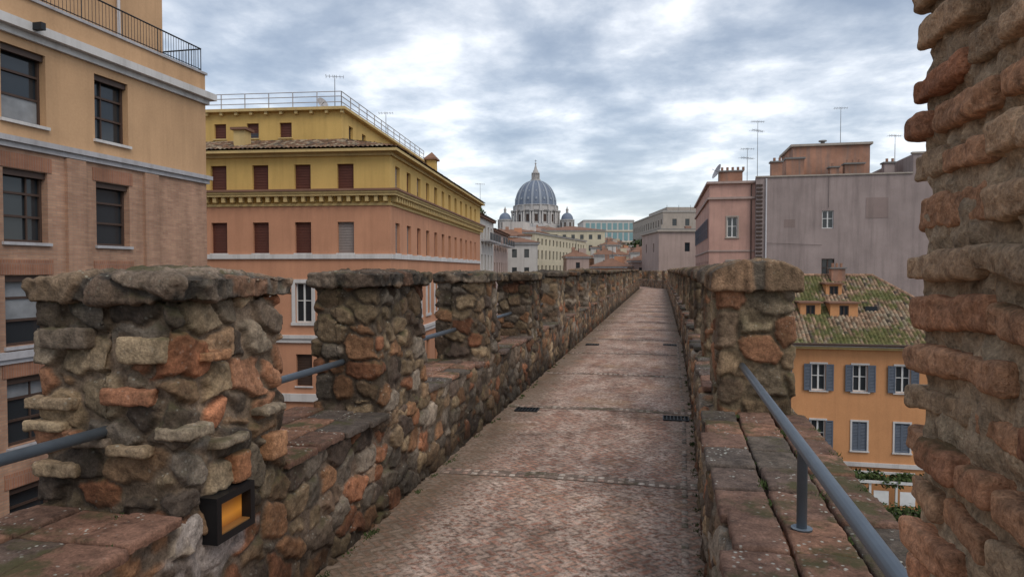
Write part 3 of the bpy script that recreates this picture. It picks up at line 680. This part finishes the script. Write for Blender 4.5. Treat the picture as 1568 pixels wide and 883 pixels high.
m.tube((14.3,67,12.9),(14.3,67,13.25),.18,FLATR,10); m.tube((14.3,67,13.25),(14.3,67,13.35),.35,FLATR,10)
m.done('building_body',parent=E)
def antenna(x,y,z,h,kind=0,a=0.):
    m=MB(); m.tube((0,0,0),(0,0,h),.03,ANT,6,.018)
    def yagi(zz,L,n,ang,el=.35):
        c,s_=math.cos(ang),math.sin(ang); m.tube((-c*L/2,-s_*L/2,zz),(c*L/2,s_*L/2,zz),.014,ANT,5)
        for i in range(n):
            t=-L/2+L*i/(n-1); e_=el*(1-.5*i/n); m.tube((c*t-s_*e_,s_*t+c*e_,zz),(c*t+s_*e_,s_*t-c*e_,zz),.01,ANT,4); m.tube((c*t,s_*t,zz-.12),(c*t,s_*t,zz+.12),.008,ANT,4)
    yagi(h-.1,1.1,6,a)
    if kind>0: yagi(h-.9,1.4,6,a+.5,.4)
    if kind>1: yagi(h-1.6,.9,5,a-1)
    m.done('tv_antenna',(x,y,z))
def dish(x,y,z,r,a):
    m=MB(); n=20
    prof=[(r*i/5,.28*r*(i/5)**2) for i in range(6)]
    m.revolve(0,0,[(p[0]+.001,p[1]) for p in prof],n,TRIMG); m.tube((0,0,0),(.0,0,.9*r),.02,ANT,5)
    o=m.done('satellite_dish',(x,y,z)); o.rotation_euler=(math.radians(65),0,a)
    m=MB(); m.tube((0,0,-.9),(0,0,0),.03,ANT,6); m2=m.done('mast'); m2.parent=o; m2.rotation_euler=(math.radians(-65),0,0)
    return o
antenna(8.3,64,9.4,5.4,1,.3); antenna(7.35,63.2,9.3,3.0,1,.2); antenna(15.8,67,12.9,3.4,0,.1); antenna(19.4,64,10.5,2.6,0,.4)
dish(4.9,62.9,10.2,.7,-1.3)
# --- orange house
E=empty('orange_house'); m=MB(); YH=45.4; xa,xb=6.4,19.2
W=facade(m,(xa,YH),(1,0),xb-xa,[(GZ,-2.9,ORG)],
  [dict(u0=c-.42-xa,u1=c+.42-xa,z0=z0,z1=z1,kind='glass',fr=FRW,sur=(.1,WHITE),shut=s) for c in (7.2,9.62,12.0,14.4,16.8) for z0,z1,s in ((-5.85,-4.2,'open'),(-9.5,-7.7,'closed' if c>11 else 'open'))],.2)
facade(m,(xb,YH),(0,1),14,[(GZ,-2.9,ORG)]); facade(m,(xa,YH+14),(0,-1),14,[(GZ,-2.9,ORG)]); facade(m,(xb,YH+14),(-1,0),xb-xa,[(GZ,-2.9,ORG)])
W.box(0,xb-xa,-10.45,-10.2,-.1,.12,WHITE); W.box(-.3,xb-xa+.3,-3.25,-3.08,-.1,.3,YTRIM); W.box(-.4,xb-xa+.4,-3.08,-2.95,-.1,.5,WHITE)
m.tube((xa-.5,YH-.62,-2.93),(xb+.5,YH-.62,-2.93),.08,FRB,8); m.tube((18.9,YH-.12,GZ),(18.9,YH-.12,-3),.06,FRB,8)
sl=.543
def dorm(x0,x1,y,h,nw):
    zb=-2.9+sl*(y-YH)-.1; zt=zb+h
    fw=(x1-x0)
    facade(m,(x0,y),(1,0),fw,[(zb,zt,ORG)],[dict(u0=fw*(i+.5)/nw-.28,u1=fw*(i+.5)/nw+.28,z0=zb+.3,z1=zt-.12,kind='glass1',fr=FRB) for i in range(nw)],.1)
    for x in (x0,x1): m.poly([(x,y,zb),(x,y,zt),(x,y+h/sl,zt)],ORG)
    m.box(x0-.12,x1+.12,y-.18,y+h/sl*.95,zt,zt+.1,ROOFF)
dorm(8.95,10.2,47.7,1.2,1); dorm(10.75,12.4,47.6,1.25,1); dorm(11.0,12.0,50.0,1.15,1)
m.box(8.3,9.2,51.8,52.6,.2,1.6,SAL); m.box(8.2,9.3,51.7,52.7,1.6,1.75,ROOFF); m.box(11.7,12.6,51.6,52.4,.2,1.7,STAIN); m.box(11.6,12.7,51.5,52.5,1.7,1.8,FLATR)
for i in range(3): m.tube((11.85+i*.28,52,1.8),(11.85+i*.28,52,2.1),.09,ROOFF,8)
m.box(13.0,13.7,48.2,49.1,-1.45,-.75,GLASS)
m.done('building_body',parent=E)
rk=RK(); ln=math.hypot(7.6,7.6*sl)
tileroof(rk,(xa-.5,YH-.6,-2.95),(1,0,0),(0,7.6/ln,7.6*sl/ln),xb-xa+1,ln,.23,.36,lambda v:(v*2.4/ln,xb-xa+1-v*5.2/ln),6,moss=.8,base=(.38,.25,.165))
tileroof(rk,(xb+.5,YH-.6,-2.95),(0,1,0),(-5.2/math.hypot(5.2,4.13),0,4.13/math.hypot(5.2,4.13)),15.2,math.hypot(5.2,4.13),.23,.36,lambda v:(v/math.hypot(5.2,4.13)*7.6,15.2-v/math.hypot(5.2,4.13)*7.6),4,base=(.36,.22,.13))
tileroof(rk,(xa-.5,YH+14.6,-2.95),(1,0,0),(0,-7.6/ln,7.6*sl/ln),xb-xa+1,ln,.3,.5,lambda v:(v*2.4/ln,xb-xa+1-v*5.2/ln),3,base=(.36,.22,.13))
def ridge(a,b,r=.13):
    a=np.array(a);b=np.array(b);n=int(np.linalg.norm(b-a)/.4)
    for i in range(n):
        p=a+(b-a)*i/n; q=a+(b-a)*(i+1.08)/n; t=np.linspace(-.3,math.pi+.3,7); d=(b-a)/np.linalg.norm(b-a); s_=np.cross(d,(0,0,1.)); s_/=np.linalg.norm(s_); up=np.cross(s_,d)
        A=np.array([p+r*(s_*math.cos(k)+up*math.sin(k)) for k in t]); B=np.array([q+r*.8*(s_*math.cos(k)+up*math.sin(k)) for k in t])
        V=np.concatenate([A,B]); F=np.array([(k,k+1,k+8,k+7) for k in range(6)]); rk.add(V,F,np.ones((14,3))*np.array((.33,.2,.13))*random.uniform(.7,1.2))
zr=-2.95+7.6*sl+.06
ridge((xa-.5+2.4,YH+7,zr),(xb+.5-5.2,YH+7,zr)); ridge((xb+.5-5.2,YH+7,zr),(xb+.5,YH-.6,-2.88)); ridge((xa+1.9,YH+7,zr),(xa-.5,YH-.6,-2.88))
rk.done('tile_roof',TILE,E)
# ---------------------------------------------------------------- foliage
def foliage(name,blobs,n,sz,loc=(0,0,0)):
    m=MB()
    for cx,cy,cz,rx,ry,rz in blobs:
        for i in range(n):
            d=np.array([random.gauss(0,1) for _ in range(3)]); d/=np.linalg.norm(d); rr=random.uniform(.4,1.1)
            p=np.array((cx+d[0]*rx*rr,cy+d[1]*ry*rr,cz+d[2]*rz*rr)); a=np.array([random.gauss(0,1) for _ in range(3)]);a/=np.linalg.norm(a); b=np.cross(a,d+.01);b/=np.linalg.norm(b)+1e-6
            s=sz*random.uniform(.6,1.3); m.poly([p-a*s,p+b*s*.5,p+a*s,p-b*s*.5],LEAF)
    return m.done(name,loc)
m=MB(); AW=plain('awning_white',(.75,.75,.74),.6)
for x in (9.2,10.6,12.,13.4,14.8): m.box(x-.06,x+.06,43.0,43.12,GZ,-10.7,FRW)
m.box(9.,15.,42.9,43.0,-10.75,-10.6,FRW); m.box(9.,15,44.9,45.,-10.75,-10.6,FRW)
for x in (9.3,10.7,12.1,13.5): m.box(x+.1,x+.9,43.04,43.08,-12.0,-11.2,AW)
m.done('cafe_pergola')
foliage('hedge',[(x,43.2+random.uniform(0,1),-10.5+random.uniform(-.3,.1),.6,.6,.35) for x in np.arange(9,15.5,.55)]+[(x,42.6,-12.3,.5,.4,.6) for x in np.arange(9,15.5,.7)],160,.13)
def weeds():
    m=MB(); pts=[]
    for i in range(90):
        y=3+abs(random.gauss(0,1))*6; pts.append((XL+.03+random.random()*.03,y,.0) if random.random()<.55 else (xr(y)-.03,y,.0))
    for i in range(22): y=random.uniform(1.6,4.3); pts.append((xr(y)+random.choice([.19,.395,.58]),y,SR+.01))
    for i in range(12): y=random.uniform(.9,2.2); pts.append((XL-random.choice([.02,.22,.44]),y,SZ+.0))
    for x,y,z in pts:
        for k in range(random.randint(8,26)):
            a=random.uniform(0,6.28); r=random.uniform(0,.03); hh=random.uniform(.006,.022); px,py=x+r*math.cos(a),y+r*2*math.sin(a); w=.004
            m.poly([(px-w,py,z),(px+w,py+w,z),(px+random.uniform(-.012,.012),py+random.uniform(-.012,.012),z+hh)],LEAF)
    m.done('moss_and_weeds')
weeds()
# ================================================================ DISTANT TOWN (town frame, e right, n ahead)
def town(name,fn,rz=0,at=(0,0)):
    m=MB(); fn(m); x,y=plan(*at); return m.done(name,(x,y,0),TOWNROT+rz)
def f(m):
    block(m,-16,0,0,12,7.6,CREAM2,[(5.2,6.8),(1.6,3.4),(-2,-.2)],2.6,1.,'hip',kind='blind',sill=WHITE,cornice=ROOFF,rooft=1.2)
    block(m,-16,-.2,12.2,30,6.7,VPINK,[(4.2,5.8),(.8,2.6),(-3,-1)],2.6,1.,'hip',kind='blind',cornice=ROOFF,rooft=1.3)
    m.box(-6,-1.5,3,9,8,9.2,YEL); m.box(-6.3,-1.2,2.7,9.3,9.2,9.4,ROOFF); m.box(-7,-2,14,20,7,8.2,CREAM2); m.box(-7.3,-1.6,13.7,20.4,8.2,8.5,ROOFF)
    for y in (1.5,4,6.5,9,14,17,20,23,26): m.box(-.02,1.1,y,y+1.9,4.9,5.05,TRIMG); m.box(1.05,1.1,y,y+1.9,5.05,5.9,IRON)
town('terraced_apartment_house',f,math.radians(-6.2),(-3.7,77))
foliage('terrace_plants',[(*plan(-5.3+i*.28,79+i*1.4),8.7+random.uniform(-.3,.3),.7,.7,.55) for i in range(6)],90,.2)
town('white_apartment_house',lambda m:(block(m,-2.,3.6,0,14,5.8,CREAM2,[(3.6,5),(.6,2)],2,.8,'hip',kind='simple',rooft=.9),m.box(.5,2.6,3,6,6,7.3,CREAM2),m.box(.3,2.8,2.8,6.2,7.3,7.5,ROOFF)),0,(.6,112))
town('cream_palazzo',lambda m:(block(m,0,50,0,16,9.6,CREAM,[(7.2,8.6),(4,6),(1,2.6),(-3,-1)],3.2,1.3,'hip',kind='simple',rooft=1.6),m.box(4,9,4,9,10,12.5,CREAM2)),math.radians(71),(5,150))
town('long_palace',lambda m:(block(m,0,22,0,20,14.8,CREAM,[(12,13.6),(8,10),(4,6)],3,1.2,'hip',kind='simple',rooft=2)),0,(10,235))
def f(m):
    block(m,0,26,0,30,26.5,CREAM2,[],4,2,'flat')
    for z0,z1 in ((22,25.4),(16.5,20.5),(11,14.5)):
        for i in range(9): m.box(1.2+i*2.8,3.2+i*2.8,-.1,.05,z0,z1,TEAL)
    for z in (21,15.4,10): m.box(-.3,26.3,-.35,0,z,z+.5,CREAM)
town('museum_loggia_palace',f,0,(36.5,350))
town('brick_tower_house',lambda m:(block(m,0,8,0,10,23,STAIN,[(18,20)],3,1,'flat',kind='simple'),m.box(-6,0,2,9,GZ,19,VPINK)),0,(34,395))
def f(m):
    block(m,0,26,0,60,21.8,BEIGE,[(17,19.4),(12,14.6),(7,9.4)],4.5,1.5,'flat',kind='simple',cornice=CREAM2); m.box(3,20,8,40,22,24.2,BEIGE)
    for i in range(6): m.tube((2+i*4.2,3,22),(2+i*4.2,3,24.5),.07,ANT,4)
town('vatican_palace',f,0,(53,240))
town('rose_house',lambda m:(block(m,0,9,0,14,7.6,VPINK,[(4.5,5.9)],6,.8,'flat',cornice=BEIGE,kind='simple'),m.box(.6,1.3,1,2,7.9,8.8,BEIGE),m.box(5,5.9,3,4,7.9,8.7,STAIN)),0,(23.2,108))
random.seed(21)
for e,n,w,d,zt,mt in ((16,190,11,10,3.5,CREAM2),(28,200,10,9,6,VPINK),(38,205,9,9,4.6,CREAM),(25,165,8,8,2.6,SAL),(33,170,8,10,4.4,STAIN),(30,140,7,9,2.4,CREAM2),(44,230,10,12,8.5,SAL),(20,260,12,10,10,CREAM),(34,300,14,10,14,BEIGE),(48,320,10,10,12,VPINK),(14,120,6,8,1.9,SAL),(22,125,6,8,3,VPINK),
   (-3,140,6,8,8.2,SAL),(-1,175,8,8,10.5,CREAM2),(3,205,8,8,12.2,VPINK),(6,300,14,10,19,BEIGE),(20,330,12,10,19.5,VPINK),(30,360,10,10,19,CREAM2),(42,262,8,8,9,CREAM2),(36,240,7,8,8,SAL),(31,225,5,6,9.5,BEIGE),(12,150,5,5,4.2,VPINK),(19,158,5,5,4.8,CREAM2),(36,150,6,6,3.2,CREAM),
   (27,235,6,6,9,CREAM2),(24,290,8,8,13,SAL),(40,285,8,8,12.5,CREAM),(26,182,5,5,5.2,CREAM),(33,190,5,5,6.2,CREAM2),(21,175,5,5,4.5,STAIN),(41,180,6,6,5.8,BEIGE)):
    town('town_house',lambda m:(block(m,0,w,0,d,zt,mt,[(zt-2.4,zt-1),(zt-5.6,zt-4)],2.6,.9,'hip',kind='simple',rooft=1.5),m.box(w*.3,w*.3+.7,d*.4,d*.4+.7,zt,zt+2.4,STAIN),m.box(w*.6,w*.6+1.6,d*.3,d*.3+1.6,zt,zt+2.1,mt),m.tube((w*.5,d*.5,zt+1),(w*.5,d*.5,zt+4),.05,ANT,4)),random.uniform(-.3,.3),(e,n))
random.seed(5)
bl=[]
for i in range(46):
    e=random.uniform(30,52); n=random.uniform(262,300); x,y=plan(e,n); bl.append((x,y,8.5+random.uniform(-2,3.5),2.2,2.2,1.8))
for i in range(40):
    e=random.uniform(5,24); n=random.uniform(280,330); x,y=plan(e,n); bl.append((x,y,13+random.uniform(-3,3),3,3,2.4))
foliage('distant_trees',bl,50,.8)
m=MB(); random.seed(11)
for ring,(dist,top) in enumerate(((420,8),(600,9),(900,10))):
    for i in range(60):
        a=math.radians(-46+92*i/60+random.uniform(-.5,.5)); e=dist*math.sin(a); n=dist*math.cos(a)+random.uniform(-30,30); x,y=plan(e,n); w=random.uniform(12,30)*dist/500
        h=top+random.uniform(-3,5); mt=random.choice([CREAM,CREAM2,VPINK,BEIGE,SAL])
        m.box(x-w/2,x+w/2,y-8,y+8,GZ,h,mt); m.box(x-w/2-.5,x+w/2+.5,y-8.5,y+8.5,h,h+.7,ROOFF)
m.done('distant_town')
# ================================================================ ST PETER'S
def f(m):
    n=64
    m.revolve(0,0,[(25.5,38),(25.5,46),(24.8,46.3),(24.2,47),(22.4,47),(22.4,60),(24.0,60.2),(24.4,61.2),(22.5,61.4),(22.3,65.6),(23.2,66),(21.4,66.6)],n,SPS,False)
    prof=[]; 
    for i in range(15):
        t=i/14*math.radians(80); prof.append((20.9*math.cos(t)**.92,66.5+25.6*math.sin(t)/math.sin(math.radians(80))))
    m.revolve(0,0,prof,n,LEAD)
    for k in range(16):
        a=2*math.pi*(k+.5)/16; c,s=math.cos(a),math.sin(a)
        for (r0,z0),(r1,z1) in zip(prof,prof[1:]):
            w0=.9*(r0/21)+.25; w1=.9*(r1/21)+.25
            A=lambda r,z,w,e:((r+e)*c-w*s,(r+e)*s+w*c,z)
            m.hexa([A(r0,z0,-w0,-.3),A(r0,z0,-w0,.6),A(r0,z0,w0,.6),A(r0,z0,w0,-.3),A(r1,z1,-w1,-.3),A(r1,z1,-w1,.6),A(r1,z1,w1,.6),A(r1,z1,w1,-.3)],LEADR)
        for da in (-.055,.055):
            b=a+da; m.tube((24.4*math.cos(b),24.4*math.sin(b),47),(24.4*math.cos(b),24.4*math.sin(b),59.6),.75,SPS,8)
        A=lambda r,z,w:(r*c-w*s,r*s+w*c,z)
        m.hexa([A(22,59.6,-2.2),A(25.6,59.6,-2.2),A(25.6,59.6,2.2),A(22,59.6,2.2),A(22,61.3,-2.2),A(25.6,61.3,-2.2),A(25.6,61.3,2.2),A(22,61.3,2.2)],SPS)
        m.hexa([A(22,61.3,-1.2),A(23.3,61.3,-1.2),A(23.3,61.3,1.2),A(22,61.3,1.2),A(22,65.8,-1.2),A(23.3,65.8,-1.2),A(23.3,65.8,1.2),A(22,65.8,1.2)],SPS)
        a2=2*math.pi*k/16; c,s=math.cos(a2),math.sin(a2); A=lambda r,z,w:(r*c-w*s,r*s+w*c,z)
        m.hexa([A(22,49.5,-1.5),A(22.65,49.5,-1.5),A(22.65,49.5,1.5),A(22,49.5,1.5),A(22,56.5,-1.5),A(22.65,56.5,-1.5),A(22.65,56.5,1.5),A(22,56.5,1.5)],FRB)
        m.hexa([A(22,56.8,-2.1),A(23.3,56.8,-2.1),A(23.3,56.8,2.1),A(22,56.8,2.1),A(22,58.4,-.3),A(23.1,58.4,-.3),A(23.1,58.4,.3),A(22,58.4,.3)],SPS)
        for rr,zz,h in ((20.6,71.5,1.5),(17.9,79.5,1.1),(13.2,86,.8)):
            m.hexa([A(rr-1.5,zz,-h*.6),A(rr+.7,zz,-h*.6),A(rr+.7,zz,h*.6),A(rr-1.5,zz,h*.6),A(rr-1.5,zz+h*1.6,-h*.5),A(rr+.2,zz+h*1.6,-h*.5),A(rr+.2,zz+h*1.6,h*.5),A(rr-1.5,zz+h*1.6,h*.5)],LEADR)
    m.revolve(0,0,[(5.2,91.5),(5.2,93),(3.0,93),(3.0,99),(4.2,99.3),(4.2,100),(3.2,100.2),(2.6,102),(1.6,104),(.7,107.5),(.3,108.5),(.9,109),(.9,110),(.1,110.6)],24,SPS,False)
    for k in range(12): a=2*math.pi*k/12; m.tube((3.9*math.cos(a),3.9*math.sin(a),93),(3.9*math.cos(a),3.9*math.sin(a),99),.35,SPS,6)
    m.box(-.16,.16,-.16,.16,110,113.5,IRON); m.box(-1,1,-.14,.14,112,112.4,IRON)
    for sx,sy in ((31,-16),(-31,-16)):
        m.revolve(sx,sy,[(8,38),(8,41),(6.6,41),(6.6,50),(7.5,50.4),(7.5,51.2),(6.2,51.4)],32,SPS,False)
        m.revolve(sx,sy,[(6.1*math.cos(t),51.3+7*math.sin(t)) for t in np.linspace(0,1.4,9)],32,LEAD)
        m.revolve(sx,sy,[(1.3,58),(1.3,61),(1.7,61.2),(.8,62.6),(.15,64.5)],12,SPS,False)
        for k in range(8):
            a=2*math.pi*k/8; m.tube((sx+6.9*math.cos(a),sy+6.9*math.sin(a),41),(sx+6.9*math.cos(a),sy+6.9*math.sin(a),50),.5,SPS,6)
            a+=math.pi/8; c,s=math.cos(a),math.sin(a); m.hexa([(sx+r*c-w*s,sy+r*s+w*c,z) for z in (43,48.5) for r,w in ((6.2,-.9),(6.75,-.9),(6.75,.9),(6.2,.9))],FRB)
    block(m,-38,38,-45,60,36,SPS,[(30,33.5),(20,27)],7,2.4,'flat',kind='simple',cornice=SPS)
    m.poly([(-14,-48,37),(14,-48,37),(0,-48,42)],SPS); m.poly([(-14,-48,37),(0,-48,42),(0,-10,42),(-14,-10,37)],LEADR); m.poly([(14,-48,37),(0,-48,42),(0,-10,42),(14,-10,37)],LEADR)
    m.box(-28,28,-28,28,36.4,40,SPS)
    for x in range(-36,37,6): m.tube((x,-44.5,36.4),(x,-44.5,39.6),.7,SPS,6,.3)
    for x in range(-35,37,7): m.box(x-.8,x+.8,-45.8,-45.02,GZ,35.9,SPS)
town('basilica_dome',f,0,(24.1,700))
m=MB()
for e,n,w,h in ((10,560,30,27),(40,600,26,27),(-14,520,26,20),(22,470,24,17)):
    x,y=plan(e,n); m.box(x-w/2,x+w/2,y-10,y+10,GZ,h,BEIGE); m.box(x-w/2-.6,x+w/2+.6,y-10.6,y+10.6,h,h+.9,ROOFF)
    for i in range(int(w/4)):
        for zz in (h-4,h-9): m.box(x-w/2+1.5+i*4,x-w/2+3+i*4,y-10.12,y-10,zz,zz+2.2,FRB)
m.done('vatican_palace')
def bl_(x,y): a=math.radians(6.1); return bx+x*math.cos(a)-y*math.sin(a), by+x*math.sin(a)+y*math.cos(a)
x,y=bl_(-4.8,4.0); antenna(x,y,11.8,2.4,0,.4); x,y=bl_(-5.6,3.8); dish(x,y,12.3,.42,1.2)
x,y=bl_(-4.4,14); antenna(x,y,11.9,2.2,0,.2)
x,y=plan(-3.9,84); antenna(x,y,9.2,3,0,.5)
# ================================================================ ground
q=N('town_ground'); q.col(q.mix(q.noise(q.pos(),.05,6),(.05,.05,.048),(.12,.11,.10))); q.rough(.9)
m=MB(); m.poly([(-4000,-4000,GZ),(4000,-4000,GZ),(4000,4000,GZ),(-4000,4000,GZ)],q.m); m.done('ground')
q=N('street_cobbles'); q.col(q.mix(q.noise(q.pos(),3,6),(.05,.048,.046),(.09,.085,.08))); q.rough(.8)
m=MB(); m.box(-13.5,-5,-30,75,GZ+.004,GZ+.008,q.m); m.box(-15.9,-13.5,-30,75,GZ+.004,GZ+.13,TRIMG); m.box(3,30,36,42,GZ+.004,GZ+.008,q.m); m.done('street')
# ================================================================ sky & light
w=bpy.data.worlds.new('World'); SC.world=w; w.use_nodes=True; nt=w.node_tree
class WN(N):
    def __init__(s): s.nt=nt
q=WN(); bg=nt.nodes['Background']; outw=nt.nodes['World Output']
SUNEL,SUNAZ=math.radians(50),math.radians(132)
sky=nt.nodes.new('ShaderNodeTexSky'); sky.sky_type='NISHITA'; sky.sun_disc=False; sky.sun_elevation=SUNEL; sky.sun_rotation=SUNAZ
nt.links.new(sky.outputs[0],bg.inputs[0]); bg.inputs[1].default_value=.05
tc=nt.nodes.new('ShaderNodeTexCoord').outputs['Generated']; s=nt.nodes.new('ShaderNodeSeparateXYZ'); nt.links.new(tc,s.inputs[0])
dz=q.math('ADD',q.math('MAXIMUM',s.outputs[2],0),.16)
cb=nt.nodes.new('ShaderNodeCombineXYZ'); nt.links.new(q.math('DIVIDE',s.outputs[0],dz),cb.inputs[0]); nt.links.new(q.math('DIVIDE',s.outputs[1],dz),cb.inputs[1]); cb.inputs[2].default_value=3.7
n1=q.noise(cb.outputs[0],1.9,9,.56,.15); n2=q.noise(cb.outputs[0],.7,3,.5); n3=q.noise(cb.outputs[0],6.0,5,.6)
f=q.math('ADD',q.math('ADD',q.math('MULTIPLY',n1,.60),q.math('MULTIPLY',n2,.28)),q.math('MULTIPLY',n3,.12))
c=q.ramp(f,[(.395,(.25,.29,.355)),(.45,(.34,.38,.44)),(.495,(.47,.505,.555)),(.54,(.66,.68,.71)),(.595,(.98,.98,.98))])
hz=q.ramp(s.outputs[2],[(0,1),(.07,.6),(.2,0)])
c=q.mix(q.math('MULTIPLY',hz,.6),c,(.64,.64,.64))
bg2=nt.nodes.new('ShaderNodeBackground'); nt.links.new(c,bg2.inputs[0]); bg2.inputs[1].default_value=1.02
ad=nt.nodes.new('ShaderNodeAddShader'); nt.links.new(bg.outputs[0],ad.inputs[0]); nt.links.new(bg2.outputs[0],ad.inputs[1]); nt.links.new(ad.outputs[0],outw.inputs[0])
sd=bpy.data.lights.new('sun','SUN'); sd.energy=1.35; sd.angle=math.radians(30); sd.color=(1,.91,.80)
so=bpy.data.objects.new('sun',sd); SC.collection.objects.link(so)
from mathutils import Vector
d=Vector((math.sin(SUNAZ)*math.cos(SUNEL),math.cos(SUNAZ)*math.cos(SUNEL),math.sin(SUNEL))); so.rotation_euler=d.to_track_quat('Z','Y').to_euler()
cam=bpy.data.cameras.new('camera'); co=bpy.data.objects.new('camera',cam); SC.collection.objects.link(co); SC.camera=co
cam.lens=24.0; cam.sensor_width=36; cam.clip_start=.05; cam.clip_end=8000
co.location=(0,0,1.65); co.rotation_euler=(math.radians(90-1.59),0,math.radians(12.3))
SC.view_settings.view_transform='Standard'; SC.view_settings.look='None'; SC.view_settings.exposure=0
